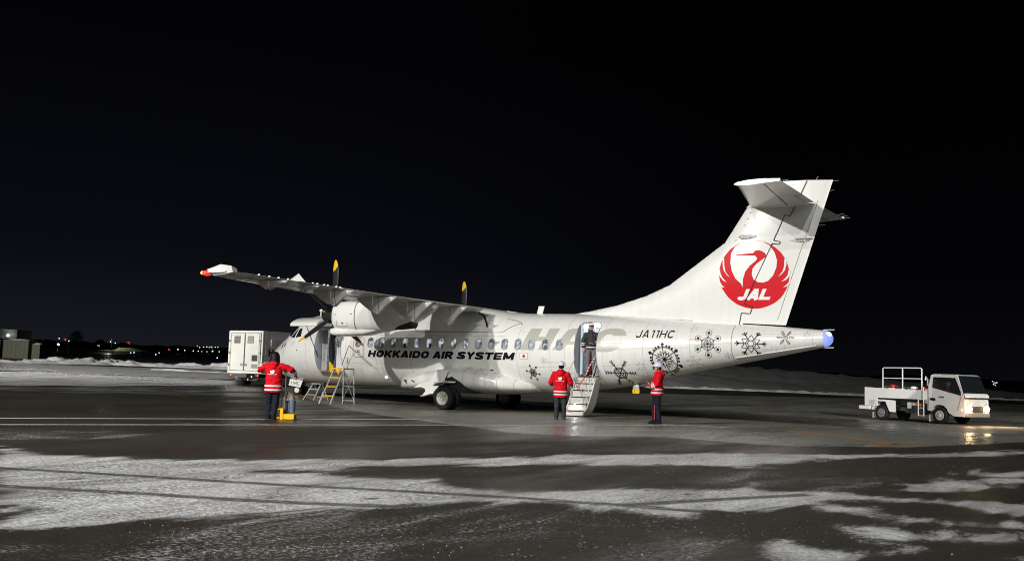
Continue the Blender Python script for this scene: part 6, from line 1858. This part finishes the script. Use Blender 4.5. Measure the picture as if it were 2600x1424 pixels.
g_ = MB(); g_.box((-1.12, -.62, .74), (.26, .2, .12)); g_.build('orange_canister', orange, tr_, bevel=.02)
for x in (0, -2.85):
    for s in (-1, 1): vwheel(tr_, x, s * (.72), .35 if x == 0 else .33, .2, s, hubm if x == 0 else mat('dull_rim', (.15, .15, .15), .5))
for x in (-.48, -3.28):
    g_ = MB(); g_.box((x, -.72, .22), (.02, .22, .26)); g_.build('mud_flap', mat('pale_rubber', (.4, .4, .38), .6), tr_)
# driver's bust behind the glass
dv = thing('person', 'driver in red jacket and white helmet at the wheel of the service truck', 'person', tuple(Vector(tr_.location) + Vector((0, 0, 0))), TRZ)
g_ = MB(); g_.tube([(.12, -.45, .95), (.14, -.45, 1.36), (.15, -.45, 1.45)], [.15, .16, .05], 12); g_.ball((.17, -.45, 1.58), (.09, .075, .11), 14, 10)
g_.tube([(.18, -.60, 1.34), (.34, -.62, 1.18), (.52, -.55, 1.26)], [.05, .04, .03], 8)
dm = remesh(g_, .014, 2); link('body', dm, skin, dv, smooth=60)
g_ = MB(); g_.tube([(.12, -.45, .95), (.14, -.45, 1.36), (.15, -.45, 1.43)], [.175, .185, .07], 12); g_.tube([(.18, -.60, 1.34), (.34, -.62, 1.18), (.48, -.56, 1.24)], [.06, .05, .042], 8); g_.build('jacket', jacketm, dv, smooth=50)
g_ = MB(); g_.ball((.165, -.45, 1.66), (.125, .105, .08), 14, 8); g_.build('helmet', helmetm, dv, smooth=60)
for o_ in [dv]: pass

# ================================================================== sheds, hangar and far buildings on the left
def shed(name, label, cx, cy, w, d, h, rz, m, group='sheds beyond the snow bank'):
    z0 = gz(cx, cy)
    s_ = thing(name, label, 'shed', (cx, cy, z0 - .1), rz, group)
    g_ = MB(); g_.box((0, 0, h / 2), (w, d, h)); g_.build('shed_wall', m, s_, bevel=.02)
    g_ = MB(); g_.box((0, 0, h + .05), (w + .12, d + .12, .10)); g_.build('shed_roof', dimsnow, s_, bevel=.03)
    g_ = MB()
    n = max(2, int(w / .5))
    for i in range(n + 1): g_.box((-w / 2 + w * i / n, -d / 2 - .01, h / 2), (.03, .03, h - .05))
    g_.build('wall_rib', m, s_)
    g_ = MB(); g_.ball((-.1 * w, 0, h + .10), (w * .42, d * .4, .16), 16, 6); g_.build('roof_snow', snowm, s_, smooth=60)
    return s_
olive = mat('olive_shed_sheet', (.060, .058, .036), .7, var=.2, vscale=1)
rzs = math.atan2(.516, .856)
shed('storage_shed', 'olive storage shed cut off by the left edge of the photo', -87.6, 42.6, 3.4, 3, 2.0, rzs, olive)
shed('storage_shed', 'wide olive storage shed between its two neighbours beyond the left snow bank', -84.6, 44.5, 3.0, 3, 2.15, rzs, olive)
shed('storage_shed', 'narrow lower olive shed, rightmost of the three by the snow bank', -83.0, 45.75, 1.05, 2, 1.75, rzs, olive)
hg = thing('hangar', 'pale hangar with a bright floodlight at the far left edge', 'hangar', (-215, 124.2, gz(-215, 124)), rzs)
g_ = MB(); g_.box((0, 4, 2.4), (9, 8, 4.8)); g_.build('hangar_wall', mat('hangar_sheet', (.12, .13, .12), .7, var=.2, vscale=.6), hg)
g_ = MB(); g_.box((0, 3.9, 5.0), (9.4, 8.6, .35)); g_.build('hangar_roof', mat('hangar_roof', (.18, .19, .18), .7), hg)
g_ = MB(); g_.box((0, -.4, 2.9), (9.2, .8, .25)); g_.build('hangar_canopy', dimsnow, hg)
g_ = MB(); g_.ball((2.8, -1.1, 3.6), (.35, .2, .28)); g_.build('hangar_floodlight', mat('flood_lens', (1, 1, 1), .3, emit=(.95, 1, .9), estr=14), hg, smooth=60)
ll = bpy.data.lights.new('hangar_light', 'POINT'); ll.energy = 90; ll.shadow_soft_size = .2; ll.color = (.95, 1, .85)
lo = bpy.data.objects.new('hangar_light', ll); COL.objects.link(lo); lo.parent = hg; lo.location = (2.8, -1.6, 3.9)
lb = thing('low_building', 'low distant building with floodlit snowy roof beyond the airfield', 'building', (-222, 167.5, gz(-222, 167)), rzs)
g_ = MB(); g_.box((0, 0, .35), (12.5, 6, .7)); g_.build('building_wall', mat('dark_wall', (.04, .04, .04), .8), lb)
g_ = MB(); g_.prism([(-6.5, -3.2, .7), (6.6, -3.2, .7), (3.0, -3.2, 1.75), (-.2, -3.2, 1.75), (-1.4, -3.2, .95)], (0, 6, 0)); g_.build('snowy_roof', mat('lit_roof_snow', (.45, .47, .33), .9, var=.3, vscale=.5), lb)
g_ = MB(); g_.cyl((-2.2, -4, 0), (-2.2, -4, 4.2), .06, n=6); g_.build('building_lamp_post', steel, lb)
ll = bpy.data.lights.new('building_lamp', 'POINT'); ll.energy = 500; ll.shadow_soft_size = .3; ll.color = (.95, 1, .75)
lo = bpy.data.objects.new('building_lamp', ll); COL.objects.link(lo); lo.parent = lb; lo.location = (-2.2, -6.0, 4.2)

# far lamps
LAMP_WHITE= [[-385.6, 253.1, 10.0], [-423.1, 287.6, 12.4], [-412.1, 261.6, 11.4], [-415.7, 303.7, 9.6], [-412.6, 309.3, 11.9], [-338.5, 249.7, 6.1], [-325.8, 247.6, 5.9], [-426.2, 341.4, 7.0], [-344.1, 282.7, 6.3], [-333.6, 284.1, 8.1], [-427.4, 370.2, 9.5], [-357.4, 314.1, 8.2]]
LAMP_BRIGHT= [[-327.7, 220.3, 7.7], [-314.3, 228.4, 7.6]]
LAMP_POLE= [[-235.4, 158.8, 7.2], [-223.9, 165.9, 7.0]]
LAMP_TOWN= [[-479.4, 425.7, 13.6], [-433.3, 386.2, 11.7], [-451.4, 405.7, 12.4], [-389.5, 351.7, 11.2], [-448.1, 407.0, 12.3], [-475.8, 433.9, 13.5], [-432.9, 395.2, 12.0], [-458.0, 420.9, 12.9], [-448.0, 413.8, 12.7], [-382.7, 339.8, 8.6], [-467.3, 418.8, 10.0], [-443.9, 401.6, 9.6], [-402.3, 372.4, 9.2], [-371.8, 340.4, 6.6], [-482.6, 429.8, 8.0]]
LAMP_RED= [[-414.5, 261.1, 11.6, 1], [-411.0, 263.2, 11.8, 0], [-396.4, 272.1, 11.4, 1], [-383.0, 280.3, 11.3, 0], [-372.7, 286.6, 10.7, 0], [-371.9, 287.1, 10.8, 0], [-371.1, 287.6, 10.9, 0], [-371.0, 287.7, 10.3, 0], [-355.3, 297.4, 8.4, 0], [-354.9, 297.7, 8.0, 0]]
LAMP_BLUE= [[-161.6, 121.8, 3.6], [-161.0, 122.2, 3.7], [-156.8, 124.7, 3.4], [-145.1, 131.9, 3.1]]
LAMP_GREEN= [[-353.1, 322.2, 8.4]]
LAMP_RIGHT= [[-41.0, 629.4, 6.4], [-40.2, 629.9, 5.7], [-40.5, 629.9, 4.8], [-39.3, 630.5, 5.5], [-38.8, 630.8, 5.8], [-39.7, 630.4, 4.3], [-33.2, 634.5, 3.3], [-32.6, 634.8, 2.9], [-33.7, 634.2, 3.0], [-28.8, 637.2, 2.8], [-28.3, 637.5, 3.2], [-53.8, 622.0, 2.6]]
LAMP_TAXI= [[-13.4, 80.5, 0.9]]
LAMP_FAINT= [[-108.4, 353.6, 5.8], [-76.9, 372.9, 4.6], [-5.7, 299.0, 1.4]]
CRUMBS= [(27.71, -22.63, 1.0, 0.35, 120), (28.05, -22.46, 0.8, 0.5, 110), (26.48, -23.31, 0.5, 0.35, 70), (26.73, -23.07, 0.3, 0.15, 40), (26.73, -24.18, 0.5, 0.3, 60), (27.06, -24.5, 0.5, 0.15, 60), (25.32, -18.14, 0.8, 0.3, 70), (26.87, -23.48, 1.0, 0.4, 50), (23.14, -20.29, 0.8, 0.25, 90), (26.01, -25.77, 0.8, 0.4, 110), (26.54, -25.19, 0.7, 0.3, 80), (24.21, -26.03, 0.6, 0.2, 60), (13.42, -19.83, 1.2, 0.5, 60), (14.97, -18.82, 1.2, 0.4, 40), (27.43, -15.0, 0.9, 0.4, 60), (27.66, -12.86, 1.2, 0.5, 60), (12.92, -15.85, 0.4, 0.1, 60), (13.76, -14.61, 0.4, 0.1, 50), (21.29, -24.83, 0.8, 0.1, 40), (23.03, -24.44, 0.8, 0.1, 40)]

def lampm(name, c, s): return mat(name, c, .4, emit=c, estr=s * .6)
def lamp(name, label, cat, P, r, m, group, pole=True):
    z0 = gz(P[0], P[1]) - .2
    o_ = thing(name, label, cat, (P[0], P[1], z0), 0, group)
    if pole:
        g_ = MB(); g_.cyl((0, 0, 0), (0, 0, P[2] - z0), .05, n=5); g_.build('pole', steel, o_)
    g_ = MB(); g_.ball((0, 0, P[2] - z0), r * .72, 8, 6); g_.build('lamp_head', m, o_, smooth=60)
    return o_
wl = lampm('distant_white_lamp', (.95, .97, 1.0), 5); wlb = lampm('distant_bright_lamp', (1, 1, .92), 14); wt_ = lampm('distant_town_lamp', (1, .93, .8), 3.2)
rl = lampm('distant_red_lamp', (1, .06, .04), 5); bl_ = lampm('taxiway_blue_lamp', (.35, .45, 1.0), 7); gl = lampm('distant_green_lamp', (.2, 1, .6), 4)
for P in LAMP_WHITE: lamp('street_lamp', 'small white lamp glowing on dark horizon between the sheds and box truck', 'lamp', P, .30, wl, 'white lamps along the left horizon')
for P, l_ in zip(LAMP_BRIGHT, ('brighter white lamp on the left horizon nearest the olive sheds', 'brighter white lamp left of the floodlit snowy roof')): lamp('street_lamp', l_, 'lamp', P, .55, wlb, 'bright lamps on the left horizon')
for P, l_ in zip(LAMP_POLE, ('lamp with lit post showing, between olive sheds and dark round tree', 'lamp with lit post standing over the floodlit snowy roof')): lamp('street_lamp', l_, 'lamp', P, .17, wl, 'lamps with visible posts')
for P in LAMP_TOWN: lamp('street_lamp', 'warm lamp in the town light cluster just left of box truck', 'lamp', P, .33, wt_, 'town lights left of the box truck')
for P in LAMP_RED: lamp('warning_lamp', 'red warning lamp glowing above the left horizon', 'lamp', P[:3], .42 if P[3] else .28, rl, 'red lamps along the left horizon')
for P in LAMP_BLUE: lamp('taxiway_lamp', 'blue taxiway lamp low on the dark airfield left of box truck', 'lamp', P, .16, bl_, 'blue taxiway lamps')
for P in LAMP_GREEN: lamp('signal_lamp', 'single green lamp among town lights left of box truck', 'lamp', P, .5, gl, None)
for P in LAMP_RIGHT: lamp('street_lamp', 'distant town lamp on the horizon right of the service truck cab', 'lamp', P, .33, wt_, 'town lights behind the service truck')
for P in LAMP_TAXI: lamp('taxiway_lamp', 'bluish white taxiway lamp at foot of the snow mound under the tail', 'lamp', P, .13, lampm('taxi_white', (.75, .82, 1), 16), None)
for P, l_, m in zip(LAMP_FAINT, ('faint pink lamp on top of the snow mound below the tail', 'faint grey-white lamp beyond the mounds right of the tail cone', 'yellow-green signal lamp right of the service truck cab'), (lampm('pinkish', (1, .5, .6), 4), lampm('faint_white', (.6, .6, .6), 1.2), lampm('yellow_green', (.55, 1, .1), 3))): lamp('far_lamp', l_, 'lamp', P, .3, m, None)

# far trees on the left horizon
leafm = mat('night_conifer_foliage', (.012, .016, .014), .9, var=.4)
trunkm = mat('dark_bark', (.02, .018, .016), .9)
def far_tree(x, y, h, w, seed, label):
    rr = random.Random(seed)
    t_ = thing('tree', label, 'tree', (x, y, gz(x, y) - .3), 0, 'dark trees on the left horizon')
    g_ = MB(); g_.tube([(0, 0, 0), (.1, 0, h * .5), (0, .1, h * .85)], [.25, .16, .05], 7)
    for k in range(6):
        a = rr.random() * 6.3; z = h * (.3 + .1 * k); g_.tube([(0, 0, z), (math.cos(a) * w * .3, math.sin(a) * w * .3, z + h * .12)], [.07, .03], 5)
    g_.build('trunk', trunkm, t_)
    g_ = MB()
    for k in range(900):
        u = rr.random() * 6.283; v = rr.random(); zz = .18 + .82 * v
        rad = w / 2 * math.sqrt(max(0, 1 - ((zz - .55) / .5) ** 2)) * (.75 + .35 * noise.noise(Vector((math.cos(u) * 2, math.sin(u) * 2, zz * 4 + seed)))) * math.sqrt(rr.random())
        c = Vector((rad * math.cos(u), rad * math.sin(u), zz * h)); s = .28 + rr.random() * .22
        a = Vector((rr.uniform(-1, 1), rr.uniform(-1, 1), rr.uniform(-1, 1))) * s; b = Vector((rr.uniform(-1, 1), rr.uniform(-1, 1), rr.uniform(-1, 1))) * s
        g_.add([c, c + a, c + b], [(0, 1, 2)])
    g_.build('crown', leafm, t_)
far_tree(-259.8, 179, 6.5, 6.0, 1, 'large dark round tree on the horizon above the field left of centre cluster')
far_tree(-254, 183.5, 4.2, 4.5, 2, 'lower dark tree just right of the large round tree')
far_tree(-247, 187, 3.6, 5.0, 3, 'low dark bush-like tree between round tree and floodlit roof')
far_tree(-270, 173, 3.2, 6.0, 4, 'low dark tree left of the large round tree')

# ================================================================== scattered ice crumbs and slush
rr = random.Random(11)
g_ = MB()
def crumb(x, y, s):
    z = gz(x, y)
    P = [(x + s * math.cos(a) * rr.uniform(.6, 1.2), y + s * math.sin(a) * rr.uniform(.6, 1.2), z) for a in (0, 1.6, 3.1, 4.7)]
    g_.add(P + [(x + rr.uniform(-.2, .2) * s, y + rr.uniform(-.2, .2) * s, z + s * rr.uniform(.5, 1.1))], [(0, 1, 4), (1, 2, 4), (2, 3, 4), (3, 0, 4)])
for (cx, cy, sx_, sy_, n) in CRUMBS:
    for _ in range(n):
        crumb(cx + rr.gauss(0, sx_), cy + rr.gauss(0, sy_), rr.choice((.002, .003, .004, .006)) * rr.uniform(.6, 1.1))
for _ in range(900):
    crumb(rr.uniform(8, 33), rr.uniform(-24, 3), rr.choice((.003, .004, .005)))
for _ in range(600):
    t = rr.random(); crumb(-40 + 40 * t + rr.gauss(0, 2), 11 - 9 * t + rr.gauss(0, 1.2), rr.uniform(.010, .028))
ic = g_.build('ice_crumbs', mat('ice_crumb', (.85, .86, .88), .25), None)
ic['kind'] = 'stuff'

for o in list(bpy.data.objects):
    if o.type == 'MESH' and o.parent is not None and o.name.split('.')[0] in ('skin_vent', 'static_port', 'lamp_guard_rod', 'wheel_bolt', 'wing_access_panel', 'exit_marking', 'eyes', 'fairing_vent', 'warning_lamp', 'cargo_rollers', 'door_latch', 'drain_mark', 'door_strut', 'door_hinge', 'equipment_lump', 'belly_drain', 'trim_tab_seam', 'work_lamp', 'crane_emblem_white', 'side_vent'):
        split_loose(o)
for o in bpy.data.objects:
    b = o.name.split('.')[0]
    if b == 'eyes': o.name = 'eye'
    if b == 'cargo_rollers': o.name = 'cargo_roller'
